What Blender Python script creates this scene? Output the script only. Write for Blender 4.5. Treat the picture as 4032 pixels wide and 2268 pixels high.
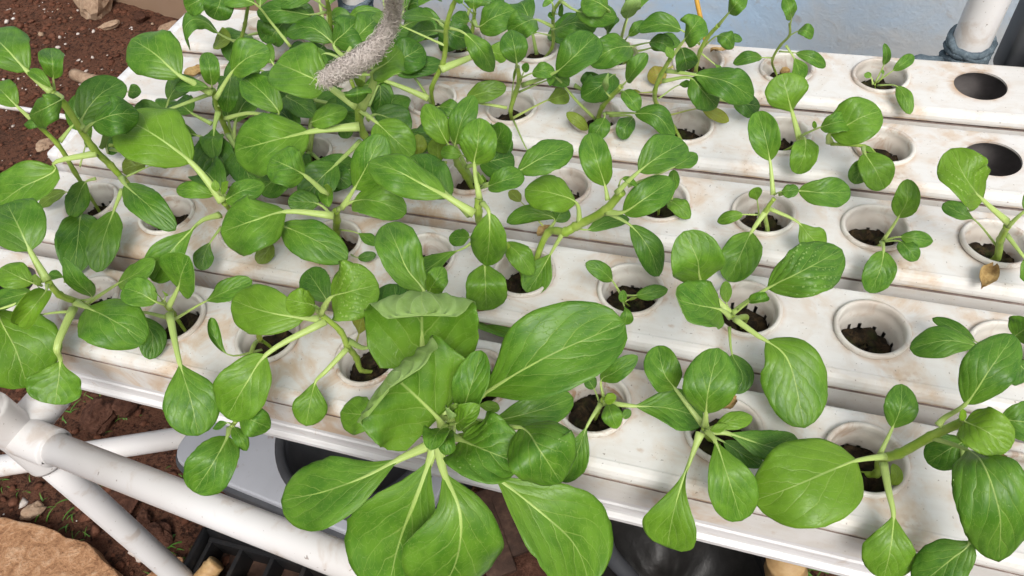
import bpy, bmesh, math, random
import numpy as np
from mathutils import Vector, noise, Matrix
rnd = random.Random(7)
for _o in list(bpy.data.objects): bpy.data.objects.remove(_o)
sc = bpy.context.scene
COL = sc.collection

# ------------------------------------------------------------------ camera
FPX, CW, CH = 2924.53, 4032.0, 2268.0
CAM = np.array([0.0896986, -0.4417043, 0.5306263])
ROT = [math.radians(a) for a in (39.608079, 5.933103, 16.881792)]
cam_d = bpy.data.cameras.new('camera'); cam = bpy.data.objects.new('camera', cam_d); COL.objects.link(cam)
cam.location = CAM; cam.rotation_euler = ROT
cam_d.sensor_fit = 'HORIZONTAL'; cam_d.sensor_width = 36.0; cam_d.lens = FPX/CW*36.0
cam_d.clip_start = 0.01; cam_d.clip_end = 200.0
sc.camera = cam
sc.cycles.max_bounces = 4; sc.cycles.diffuse_bounces = 3; sc.cycles.glossy_bounces = 2; sc.cycles.transmission_bounces = 4

# ------------------------------------------------------------------ sky, sun, exposure
SUN_EL, SUN_AZ = math.radians(50), math.radians(152)
world = bpy.data.worlds.new('World'); sc.world = world; world.use_nodes = True
wn, wl = world.node_tree.nodes, world.node_tree.links
bg = wn['Background']; sky = wn.new('ShaderNodeTexSky'); sky.sky_type = 'NISHITA'; sky.sun_disc = False
sky.sun_elevation = SUN_EL; sky.sun_rotation = SUN_AZ; sky.air_density = 1.0; sky.dust_density = 6.0; sky.ozone_density = 1.0
hs = wn.new('ShaderNodeHueSaturation'); hs.inputs['Saturation'].default_value = 0.28
wl.new(sky.outputs[0], hs.inputs['Color']); wl.new(hs.outputs[0], bg.inputs['Color'])
bg.inputs['Strength'].default_value = 0.104
sun_d = bpy.data.lights.new('sun', 'SUN'); sun_d.energy = 1.45; sun_d.angle = math.radians(26); sun_d.color = (1, .97, .92)
sun = bpy.data.objects.new('sun', sun_d); COL.objects.link(sun)
sd = Vector((math.sin(SUN_AZ)*math.cos(SUN_EL), math.cos(SUN_AZ)*math.cos(SUN_EL), math.sin(SUN_EL)))
sun.rotation_euler = sd.to_track_quat('Z', 'Y').to_euler(); sun.location = sd*5
sc.view_settings.view_transform = 'Standard'; sc.view_settings.look = 'None'
sc.view_settings.gamma = 1.0; sc.view_settings.exposure = 0.30; sc.view_settings.use_curve_mapping = False

# ------------------------------------------------------------------ surveying helpers (photo point + height -> place)
RM = np.array(Matrix.Rotation(ROT[2], 3, 'Z') @ Matrix.Rotation(ROT[1], 3, 'Y') @ Matrix.Rotation(ROT[0], 3, 'X'))
FR = {'F': (0, 0, 4032/2576.), 'A1': (0, 0, .5244), 'A2': (1000, 0, .5244), 'A3': (2000, 0, .5244), 'A4': (3010, 0, .5244),
      'B1': (0, 740, .5313), 'B2': (1000, 740, .5315), 'B3': (2000, 740, .5315), 'B4': (3010, 740, .5315),
      'C1': (0, 1500, .5299), 'C2': (1000, 1500, .5301), 'C3': (2000, 1500, .5301), 'C4': (3010, 1500, .5301), 'D': (1300, 1050, .8403)}
def ray(fr, x, y):
    ox, oy, s = FR[fr]; X = ox+x*s; Y = oy+y*s
    return RM @ np.array([(X-CW/2)/FPX, -(Y-CH/2)/FPX, -1.0])
def atz(fr, x, y, z):
    d = ray(fr, x, y); return CAM+d*((z-CAM[2])/d[2])
def aty(fr, x, y, Y):
    d = ray(fr, x, y); return CAM+d*((Y-CAM[1])/d[1])
def nrm(v): return v/max(1e-9, np.linalg.norm(v))

# ------------------------------------------------------------------ object helpers
def tag(o, label=None, cat=None, group=None, kind=None):
    if label: o['label'] = label
    if cat: o['category'] = cat
    if group: o['group'] = group
    if kind: o['kind'] = kind
    return o
def empty(name, loc=(0, 0, 0), **k):
    o = bpy.data.objects.new(name, None); o.location = loc; o.empty_display_size = .02; COL.objects.link(o)
    return tag(o, **k)
def link(name, me, mat=None, parent=None, **k):
    o = bpy.data.objects.new(name, me); COL.objects.link(o)
    if mat is not None:
        for m in (mat if isinstance(mat, (list, tuple)) else [mat]): me.materials.append(m)
    if parent is not None: o.parent = parent
    return tag(o, **k)
def mesh(name, V, F, smooth=True):
    me = bpy.data.meshes.new(name); me.from_pydata([tuple(map(float, v)) for v in V], [], [tuple(map(int, f)) for f in F])
    if smooth: me.polygons.foreach_set('use_smooth', [True]*len(me.polygons))
    me.update(); return me
class MB:
    def __init__(s): s.V = []; s.F = []
    def add(s, V, F):
        n = len(s.V); s.V += [np.array(v, float) for v in V]; s.F += [[i+n for i in f] for f in F]; return s
    def box(s, c, h, R=None):
        c = np.array(c, float); V = []
        for k in range(8):
            p = np.array([(1 if k & 1 else -1)*h[0], (1 if k & 2 else -1)*h[1], (1 if k & 4 else -1)*h[2]])
            V.append(c+(R@p if R is not None else p))
        return s.add(V, [(0, 2, 3, 1), (4, 5, 7, 6), (0, 1, 5, 4), (2, 6, 7, 3), (0, 4, 6, 2), (1, 3, 7, 5)])
    def tube(s, pts, rad, n=16, cap=True, flat=1.0, up=(0, 0, 1)):
        pts = [np.array(p, float) for p in pts]; m = len(pts)
        if not hasattr(rad, '__len__'): rad = [rad]*m
        V = []; a0 = None
        for i, p in enumerate(pts):
            T = nrm(pts[min(i+1, m-1)]-pts[max(i-1, 0)])
            if a0 is None:
                u = np.array(up, float)
                if abs(T@u) > .95: u = np.array([0, 1., 0])
                a0 = nrm(np.cross(T, u))
            a0 = nrm(a0-(a0@T)*T); b = np.cross(a0, T)
            for k in range(n):
                th = 2*math.pi*k/n; V.append(p+rad[i]*(a0*math.cos(th)+b*flat*math.sin(th)))
        F = [(i*n+k, i*n+(k+1) % n, (i+1)*n+(k+1) % n, (i+1)*n+k) for i in range(m-1) for k in range(n)]
        if cap:
            F += [tuple(range(n-1, -1, -1)), tuple((m-1)*n+k for k in range(n))]
        return s.add(V, F)
    def lathe(s, prof, n=40, c=(0, 0, 0), skip=None):
        V = []; m = len(prof)
        for r, z in prof:
            for k in range(n):
                th = 2*math.pi*k/n; V.append((c[0]+r*math.cos(th), c[1]+r*math.sin(th), c[2]+z))
        F = [(i*n+k, i*n+(k+1) % n, (i+1)*n+(k+1) % n, (i+1)*n+k) for i in range(m-1) for k in range(n) if not (skip and skip(i, k))]
        return s.add(V, F)
    def build(s, name, mat=None, parent=None, smooth=True, **k):
        return link(name, mesh(name, s.V, s.F, smooth), mat, parent, **k)
def bevel(o, w=.002, seg=2, ang=35):
    b = o.modifiers.new('bevel', 'BEVEL'); b.width = w; b.segments = seg; b.limit_method = 'ANGLE'; b.angle_limit = math.radians(ang)
    return o
def catmull(P, n):
    """smooth curve through P with n samples per span; returns samples"""
    P = [np.array(p, float) for p in P]
    if len(P) == 2: return [P[0]+(P[1]-P[0])*k/n for k in range(n+1)]
    Q = [2*P[0]-P[1]]+P+[2*P[-1]-P[-2]]; out = []
    for i in range(1, len(Q)-2):
        a, b, c, d = Q[i-1:i+3]
        t0 = 0; t1 = max(1e-6, np.linalg.norm(b-a))**.5; t2 = t1+max(1e-6, np.linalg.norm(c-b))**.5; t3 = t2+max(1e-6, np.linalg.norm(d-c))**.5
        for k in range(n):
            t = t1+(t2-t1)*k/n
            A1 = (t1-t)/(t1-t0)*a+(t-t0)/(t1-t0)*b; A2 = (t2-t)/(t2-t1)*b+(t-t1)/(t2-t1)*c; A3 = (t3-t)/(t3-t2)*c+(t-t2)/(t3-t2)*d
            B1 = (t2-t)/(t2-t0)*A1+(t-t0)/(t2-t0)*A2; B2 = (t3-t)/(t3-t1)*A2+(t-t1)/(t3-t1)*A3
            out.append((t2-t)/(t2-t1)*B1+(t-t1)/(t2-t1)*B2)
    out.append(P[-1]); return out

# ------------------------------------------------------------------ material helpers
class NT:
    def __init__(s, name):
        s.m = bpy.data.materials.new(name); s.m.use_nodes = True; s.t = s.m.node_tree
        s.b = s.t.nodes['Principled BSDF']; s.out = s.t.nodes['Material Output']
    def n(s, typ, **k):
        nd = s.t.nodes.new('ShaderNode'+typ)
        for a, v in k.items(): setattr(nd, a, v)
        return nd
    def l(s, a, b): s.t.links.new(a, b)
    def set(s, sock, v):
        if hasattr(v, 'is_linked') or isinstance(v, bpy.types.NodeSocket): s.l(v, sock)
        else: sock.default_value = v
    def math(s, op, a, b=None, c=None, clamp=False):
        nd = s.n('Math', operation=op, use_clamp=clamp); s.set(nd.inputs[0], a)
        if b is not None: s.set(nd.inputs[1], b)
        if c is not None: s.set(nd.inputs[2], c)
        return nd.outputs[0]
    def mix(s, f, a, b, blend='MIX'):
        nd = s.n('Mix', data_type='RGBA', blend_type=blend); s.set(nd.inputs[0], f)
        for sock, v in ((nd.inputs[6], a), (nd.inputs[7], b)):
            s.set(sock, (*v, 1) if isinstance(v, tuple) and len(v) == 3 else v)
        return nd.outputs[2]
    def obj(s, scale=(1, 1, 1), rand=False):
        tc = s.n('TexCoord'); mp = s.n('Mapping'); s.l(tc.outputs['Object'], mp.inputs[0]); mp.inputs['Scale'].default_value = scale
        if rand:
            oi = s.n('ObjectInfo'); k = s.math('MULTIPLY', oi.outputs['Random'], 37.0); cb = s.n('CombineXYZ')
            s.l(k, cb.inputs[0]); s.l(k, cb.inputs[1]); s.l(cb.outputs[0], mp.inputs['Location'])
        return mp.outputs[0]
    def noise(s, vec, scale, detail=4, rough=.55, dist=0):
        nd = s.n('TexNoise'); s.l(vec, nd.inputs['Vector']); nd.inputs['Scale'].default_value = scale
        nd.inputs['Detail'].default_value = detail; nd.inputs['Roughness'].default_value = rough; nd.inputs['Distortion'].default_value = dist
        return nd.outputs[0]
    def ramp(s, f, stops):
        nd = s.n('ValToRGB'); s.l(f, nd.inputs[0]); e = nd.color_ramp.elements
        while len(e) < len(stops): e.new(.5)
        for i, (p, c) in enumerate(stops):
            e[i].position = p; e[i].color = (*c, 1) if hasattr(c, '__len__') else (c, c, c, 1)
        return nd.outputs[0]
    def sm(s, v, a, b):
        nd = s.n('MapRange', interpolation_type='SMOOTHSTEP'); s.set(nd.inputs[0], v); s.set(nd.inputs[1], a); s.set(nd.inputs[2], b)
        return nd.outputs[0]
    def bump(s, h, strength=.3, dist=.001):
        nd = s.n('Bump'); nd.inputs['Strength'].default_value = strength; nd.inputs['Distance'].default_value = dist
        s.l(h, nd.inputs['Height']); s.l(nd.outputs[0], s.b.inputs['Normal']); return nd.outputs[0]
    def fin(s, col, rough=.5, spec=.5):
        s.set(s.b.inputs['Base Color'], (*col, 1) if isinstance(col, tuple) and len(col) == 3 else col)
        s.set(s.b.inputs['Roughness'], rough); s.b.inputs['Specular IOR Level'].default_value = spec; return s.m

def mat_channel():
    t = NT('channel_plastic'); v = t.obj(); st = t.obj((5, 26, 26))
    big = t.noise(v, 7, 5, .6, .7); streak = t.noise(st, 5, 6, .62, .3); fine = t.noise(v, 150, 5, .65); blot = t.noise(v, 24, 6, .62, 1.4); mid = t.noise(v, 45, 5, .6, .8)
    base = t.mix(t.sm(streak, .35, .75), (.73, .715, .69), (.68, .655, .62)); base = t.mix(t.math('MULTIPLY', t.sm(mid, .45, .7), .5), base, (.64, .58, .51))
    m1 = t.math('MULTIPLY', t.sm(big, .42, .60), t.sm(blot, .37, .62))
    c = t.mix(t.math('MULTIPLY', m1, .72), base, (.57, .39, .23))
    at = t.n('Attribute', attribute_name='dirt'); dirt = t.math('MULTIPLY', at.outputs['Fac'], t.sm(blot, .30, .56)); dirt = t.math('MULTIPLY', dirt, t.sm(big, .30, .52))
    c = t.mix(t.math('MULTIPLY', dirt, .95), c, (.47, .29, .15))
    m2 = t.math('MULTIPLY', t.sm(blot, .58, .72), t.sm(fine, .40, .64)); c = t.mix(t.math('MULTIPLY', m2, .45), c, (.42, .25, .13))
    sp = t.noise(v, 380, 2, .5); c = t.mix(t.math('MULTIPLY', t.sm(sp, .69, .74), .6), c, (.17, .12, .09))
    pale = t.noise(v, 15, 4, .55, 1.0); c = t.mix(t.math('MULTIPLY', t.sm(pale, .54, .68), .55), c, (.76, .745, .725))
    t.bump(t.math('ADD', t.math('MULTIPLY', streak, .4), t.math('MULTIPLY', fine, .4)), .10, .0005)
    return t.fin(c, t.math('ADD', .36, t.math('MULTIPLY', big, .25)), .45)
def mat_side():
    t = NT('channel_side_plastic'); v = t.obj(); st = t.obj((3, 20, 40)); s1 = t.noise(st, 5, 5, .6); b = t.noise(v, 40, 5, .6, .8)
    c = t.mix(t.sm(s1, .4, .75), (.74, .73, .735), (.62, .595, .585)); c = t.mix(t.math('MULTIPLY', t.sm(b, .62, .74), .6), c, (.42, .30, .20))
    return t.fin(c, .4, .45)
def mat_pvc():
    t = NT('white_pvc'); v = t.obj(); b = t.noise(v, 30, 5, .6, .5); sp = t.noise(v, 210, 2, .5); g = t.noise(v, 5, 3)
    c = t.mix(t.sm(g, .4, .7), (.72, .71, .71), (.60, .57, .545)); c = t.mix(t.math('MULTIPLY', t.sm(b, .54, .70), .5), c, (.47, .37, .29))
    c = t.mix(t.math('MULTIPLY', t.sm(sp, .71, .75), .7), c, (.2, .15, .12)); t.bump(b, .06, .0008)
    return t.fin(c, .36, .5)
def mat_cup():
    t = NT('net_cup_plastic'); v = t.obj((1, 1, 1), True); b = t.noise(v, 45, 5, .65, .9); f = t.noise(v, 180, 4, .6); g = t.noise(v, 20, 3)
    c = t.mix(t.sm(g, .4, .7), (.70, .665, .61), (.54, .475, .415)); oi = t.n('ObjectInfo')
    k = t.math('MULTIPLY', t.sm(b, .5, .72), t.math('ADD', .5, t.math('MULTIPLY', oi.outputs['Random'], .7)))
    c = t.mix(k, c, (.42, .28, .19)); c = t.mix(t.math('MULTIPLY', t.sm(f, .66, .75), .5), c, (.25, .17, .12))
    return t.fin(c, .45, .45)
def mat_medium():
    t = NT('growing_medium'); v = t.obj((1, 1, 1), True); n1 = t.noise(v, 120, 6, .7, .5); n2 = t.noise(v, 45, 4)
    c = t.ramp(n1, [(.3, (.004, .003, .002)), (.5, (.022, .014, .006)), (.72, (.09, .055, .025))]); c = t.mix(t.math('MULTIPLY', t.sm(n2, .52, .66), .6), c, (.034, .042, .008))
    t.bump(n1, .9, .003); return t.fin(c, .8, .25)
def mat_leaf(under=False):
    t = NT('leaf_underside' if under else 'leaf_top')
    uv = t.n('UVMap'); uv.uv_map = 'uv'; sp = t.n('SeparateXYZ'); t.l(uv.outputs[0], sp.inputs[0]); U, Vv = sp.outputs[0], sp.outputs[1]
    oi = t.n('ObjectInfo'); oc = t.n('SeparateColor'); t.l(oi.outputs['Color'], oc.inputs[0]); LI, YE, QU = oc.outputs[0], oc.outputs[1], oc.outputs[2]
    rv = t.math('MULTIPLY', oi.outputs['Random'], 53.0)
    ov = t.obj((1, 1, 1), True)
    us = t.math('SUBTRACT', t.math('MULTIPLY', U, 2.0), 1.0); ua = t.math('ABSOLUTE', us); side = t.math('GREATER_THAN', us, 0)
    cb = t.n('CombineXYZ'); t.l(t.math('ADD', us, rv), cb.inputs[0]); t.l(t.math('ADD', t.math('MULTIPLY', Vv, 1.6), rv), cb.inputs[1])
    wob = t.noise(cb.outputs[0], 3.2, 1, .5); wob2 = t.noise(cb.outputs[0], 9, 1, .6)
    # side veins run outward and forward from the midrib, alternate left and right
    s = t.math('SUBTRACT', t.math('MULTIPLY', Vv, 4.6), t.math('MULTIPLY', t.math('POWER', ua, 1.05), 2.7))
    s = t.math('ADD', s, t.math('MULTIPLY', side, .5)); s = t.math('ADD', s, t.math('MULTIPLY', t.math('SUBTRACT', wob, .5), .55)); s = t.math('ADD', s, rv)
    fr = t.math('MULTIPLY', t.math('ABSOLUTE', t.math('SUBTRACT', t.math('FRACT', s), .5)), 2.0)
    thr = t.math('ADD', .875, t.math('MULTIPLY', ua, .08))
    side_v = t.math('MULTIPLY', t.sm(fr, thr, 1.0), t.math('SUBTRACT', 1.0, t.math('MULTIPLY', ua, .75)))
    # finer net
    vo = t.n('TexVoronoi', feature='DISTANCE_TO_EDGE', voronoi_dimensions='2D'); cv = t.n('CombineXYZ')
    t.l(t.math('ADD', t.math('MULTIPLY', us, 1.0), t.math('MULTIPLY', wob2, .25)), cv.inputs[0]); t.l(t.math('ADD', t.math('MULTIPLY', Vv, 2.0), t.math('MULTIPLY', wob2, .25)), cv.inputs[1]); t.l(rv, cv.inputs[2])
    t.l(cv.outputs[0], vo.inputs['Vector']); vo.inputs['Scale'].default_value = 7.0
    net = t.math('SUBTRACT', 1.0, t.sm(vo.outputs['Distance'], 0.0, .055))
    mr = t.math('SUBTRACT', .036, t.math('MULTIPLY', Vv, .028)); mid = t.math('SUBTRACT', 1.0, t.sm(ua, t.math('MULTIPLY', mr, .35), t.math('MULTIPLY', mr, 1.3)))
    mott = t.noise(cb.outputs[0], 2.2, 2, .6); mo2 = t.noise(ov, 60, 3, .6)
    if under:
        base = t.mix(t.sm(mott, .3, .7), (.30, .47, .120), (.38, .56, .19)); vein = (.48, .62, .27)
    else:
        base = t.mix(t.sm(mott, .28, .72), (.074, .220, .014), (.160, .350, .030)); vein = (.33, .49, .10)
    base = t.mix(t.math('MULTIPLY', t.sm(mo2, .5, .75), .25), base, (.19, .37, .018))
    base = t.mix(t.math('MULTIPLY', t.sm(Vv, .55, .0), .30), base, (.25, .42, .035))
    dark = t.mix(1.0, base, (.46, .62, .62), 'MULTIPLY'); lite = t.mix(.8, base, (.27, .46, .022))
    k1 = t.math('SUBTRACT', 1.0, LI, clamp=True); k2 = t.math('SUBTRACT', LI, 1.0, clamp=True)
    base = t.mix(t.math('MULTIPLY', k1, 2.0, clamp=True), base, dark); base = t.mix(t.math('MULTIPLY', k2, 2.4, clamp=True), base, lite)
    yel = t.mix(t.sm(wob2, .35, .65), (.42, .40, .05), (.40, .27, .06)); base = t.mix(YE, base, yel)
    c = t.mix(t.math('MULTIPLY', net, .28), base, vein)
    c = t.mix(t.math('MULTIPLY', side_v, .70), c, vein); c = t.mix(t.math('MULTIPLY', mid, .75), c, (.42, .58, .16))
    quilt = t.math('SUBTRACT', 1.0, t.math('MULTIPLY', fr, fr))
    h = t.math('ADD', t.math('MULTIPLY', quilt, QU), t.math('MULTIPLY', t.math('SUBTRACT', 1.0, net), .22)); h = t.math('ADD', h, t.math('MULTIPLY', wob2, .3))
    h = t.math('SUBTRACT', h, t.math('MULTIPLY', side_v, .35))
    if under: h = t.math('MULTIPLY', h, -1.0)
    t.bump(h, .34, .0020)
    t.fin(c, t.math('ADD', .34 if not under else .55, t.math('MULTIPLY', mo2, .12)), .5 if not under else .25)
    tr = t.n('BsdfTranslucent'); t.l(t.mix(1.0, c, (1.0, 1.0, .35), 'MULTIPLY'), tr.inputs[0]); ms = t.n('MixShader'); ms.inputs[0].default_value = .30
    t.l(t.b.outputs[0], ms.inputs[1]); t.l(tr.outputs[0], ms.inputs[2]); t.l(ms.outputs[0], t.out.inputs[0]); return t.m
def mat_petiole():
    t = NT('petiole'); v = t.obj((1, 1, 1), True); uv = t.n('UVMap'); uv.uv_map = 'uv'; sp = t.n('SeparateXYZ'); t.l(uv.outputs[0], sp.inputs[0])
    oi = t.n('ObjectInfo'); oc = t.n('SeparateColor'); t.l(oi.outputs['Color'], oc.inputs[0])
    n1 = t.noise(v, 90, 4); st = t.n('TexNoise'); cb = t.n('CombineXYZ'); t.l(t.math('MULTIPLY', sp.outputs[0], 26), cb.inputs[0]); t.l(sp.outputs[1], cb.inputs[1]); t.l(cb.outputs[0], st.inputs[0]); st.inputs['Scale'].default_value = 1.2
    c = t.mix(t.sm(sp.outputs[1], .05, .8), (.43, .55, .15), (.31, .47, .075)); c = t.mix(t.math('MULTIPLY', t.sm(st.outputs[0], .4, .65), .35), c, (.24, .42, .09)); c = t.mix(t.math('MULTIPLY', n1, .2), c, (.5, .6, .3))
    c = t.mix(t.math('MULTIPLY', oc.outputs[1], .8), c, (.45, .38, .10))
    c = t.mix(t.math('MULTIPLY', t.math('SUBTRACT', 1.0, oc.outputs[0], clamp=True), .9), c, (.17, .30, .06))
    t.bump(st.outputs[0], .25, .0006); return t.fin(c, .42, .4)
def mat_stem():
    t = NT('stem'); v = t.obj((1, 1, 1), True); n1 = t.noise(v, 70, 4); n2 = t.noise(v, 220, 3)
    c = t.mix(t.sm(n1, .35, .7), (.24, .37, .040), (.36, .48, .095)); c = t.mix(t.math('MULTIPLY', t.sm(n2, .5, .7), .25), c, (.14, .27, .04)); t.bump(n2, .2, .0006)
    return t.fin(c, .42, .4)
def mat_soil():
    t = NT('red_brown_soil'); v = t.obj(); a = t.noise(v, 6, 6, .65, .3); b = t.noise(v, 55, 6, .7); d = t.noise(v, 240, 4, .7); s = t.noise(v, 34, 2, .4)
    c = t.mix(t.sm(a, .35, .7), (.095, .039, .024), (.165, .070, .042)); c = t.mix(t.math('MULTIPLY', t.sm(d, .42, .62), .75), c, (.165, .078, .046)); g2 = t.noise(v, 110, 5, .7); c = t.mix(t.math('MULTIPLY', t.sm(g2, .5, .38), .8), c, (.028, .012, .008)); c = t.mix(t.math('MULTIPLY', t.sm(d, .35, .55), -.0), c, (.03, .014, .009))
    c = t.mix(t.math('MULTIPLY', t.sm(b, .5, .3), .7), c, (.024, .012, .008)); c = t.mix(t.math('MULTIPLY', t.sm(d, .68, .74), .8), c, (.36, .28, .22))
    h = t.math('ADD', b, t.math('MULTIPLY', d, .5)); t.bump(h, 1.0, .012); return t.fin(c, .92, .2)
def mat_wall():
    t = NT('painted_wall'); v = t.obj(); st = t.obj((1, 1, 1)); a = t.noise(v, 4, 6, .62, .7); b = t.noise(v, 22, 6, .65, .9); f = t.noise(v, 160, 4, .6); q = t.noise(v, 2.2, 4, .55, .4)
    sp = t.n('SeparateXYZ'); t.l(v, sp.inputs[0])
    c = t.mix(t.sm(q, .38, .62), (.52, .62, .72), (.48, .655, .86)); c = t.mix(t.math('MULTIPLY', t.sm(a, .42, .64), .8), c, (.60, .61, .605))
    c = t.mix(t.math('MULTIPLY', t.sm(b, .6, .74), .55), c, (.42, .37, .32)); c = t.mix(t.math('MULTIPLY', t.sm(f, .62, .75), .3), c, (.25, .24, .22))
    mud = t.sm(t.math('ADD', sp.outputs[2], t.math('MULTIPLY', a, .26)), -.10, -.28); c = t.mix(t.math('MULTIPLY', mud, .95), c, (.30, .185, .105))
    t.bump(t.math('ADD', b, t.math('MULTIPLY', f, .5)), .35, .004); return t.fin(c, .7, .3)
def mat_simple(name, cols, scale=40, rough=.6, spec=.4, bump=.4, bd=.002, metal=0, rand=True):
    t = NT(name); v = t.obj((1, 1, 1), rand); a = t.noise(v, scale, 6, .65, .5); b = t.noise(v, scale*4.5, 4, .6)
    st = [(p, c) for p, c in zip(np.linspace(.3, .72, len(cols)), cols)]; c = t.ramp(t.math('ADD', t.math('MULTIPLY', a, .7), t.math('MULTIPLY', b, .3)), st)
    t.bump(t.math('ADD', a, t.math('MULTIPLY', b, .5)), bump, bd); t.b.inputs['Metallic'].default_value = metal
    return t.fin(c, rough, spec)
def mat_panel():
    t = NT('grey_plastic'); v = t.obj(); a = t.noise(v, 5, 4, .6); r = t.noise(v, 24, 5, .6, .8); f = t.noise(v, 130, 4, .6)
    c = t.mix(t.sm(a, .35, .7), (.36, .37, .405), (.43, .445, .485)); c = t.mix(t.math('MULTIPLY', t.sm(r, .63, .72), .8), c, (.24, .13, .075)); c = t.mix(t.math('MULTIPLY', t.sm(f, .6, .75), .3), c, (.27, .25, .24))
    t.bump(f, .1, .0006); return t.fin(c, .42, .45)
M = dict(channel=mat_channel(), side=mat_side(), pvc=mat_pvc(), cup=mat_cup(), medium=mat_medium(), leaf=mat_leaf(), under=mat_leaf(True), petiole=mat_petiole(), stem=mat_stem(), soil=mat_soil(), wall=mat_wall(),
    inner_shade=mat_simple('inside_stain_shade', [(.16, .145, .14), (.22, .20, .195), (.28, .255, .245)], 30, .6, .3, .3, .001),  # trough inside darkened to put shade in the holes, over a brownish stain
    stone=mat_simple('pale_stone', [(.18, .11, .07), (.36, .25, .17), (.50, .38, .28)], 30, .85, .2, .8, .004),
    redstone=mat_simple('red_stone', [(.035, .017, .012), (.085, .038, .025), (.17, .085, .058)], 45, .9, .15, 1.0, .006),
    groove_shade=mat_simple('groove_dirt_shade', [(.14, .10, .085), (.26, .20, .175), (.42, .36, .33)], 40, .8, .2, .2, .001),  # dirty groove painted dark to draw the shadow line between channels
    clod=mat_simple('soil_clod', [(.06, .024, .015), (.13, .055, .034), (.22, .105, .07)], 60, .95, .1, .8, .003),
    slab=mat_simple('orange_stone', [(.17, .075, .036), (.43, .235, .125), (.64, .45, .30)], 48, .9, .15, .9, .006),
    grey=mat_panel(),
    black=mat_simple('black_plastic', [(.006, .006, .007), (.010, .010, .011), (.030, .024, .020)], 18, .5, .4, .2, .001),
    dgrey=mat_simple('dark_grey_plastic', [(.045, .047, .052), (.06, .063, .07), (.085, .085, .09)], 15, .5, .45, .15, .001),
    bamboo=mat_simple('bamboo', [(.28, .15, .06), (.46, .29, .13), (.58, .42, .22)], 35, .55, .4, .3, .001),
    yellow=mat_simple('yellow_stick', [(.45, .22, .03), (.62, .34, .05), (.70, .42, .09)], 50, .45, .4, .15, .0006),
    cloth=mat_simple('grey_cloth', [(.06, .08, .10), (.13, .17, .20), (.24, .29, .32)], 120, .9, .1, .9, .002),
    rope=mat_simple('grey_fibre', [(.46, .39, .355), (.62, .55, .50), (.74, .68, .63)], 80, .95, .1, .9, .003),
    fibre=mat_simple('loose_fibre', [(.52, .45, .41), (.66, .59, .54), (.78, .72, .67)], 60, .95, .1, .0, .001),
    dry=mat_simple('dry_leaf', [(.18, .10, .04), (.42, .28, .11), (.58, .45, .22)], 70, .7, .25, .8, .002),
    wood=mat_simple('dark_wood', [(.02, .012, .009), (.06, .032, .022), (.13, .075, .05)], 30, .8, .3, .6, .002),
    grass=mat_simple('grass', [(.05, .14, .02), (.09, .22, .03), (.16, .30, .05)], 30, .5, .3, .1, .001),
    speck=mat_simple('white_speck', [(.35, .28, .23), (.55, .48, .43), (.75, .72, .70)], 30, .8, .2, .3, .001))
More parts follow.
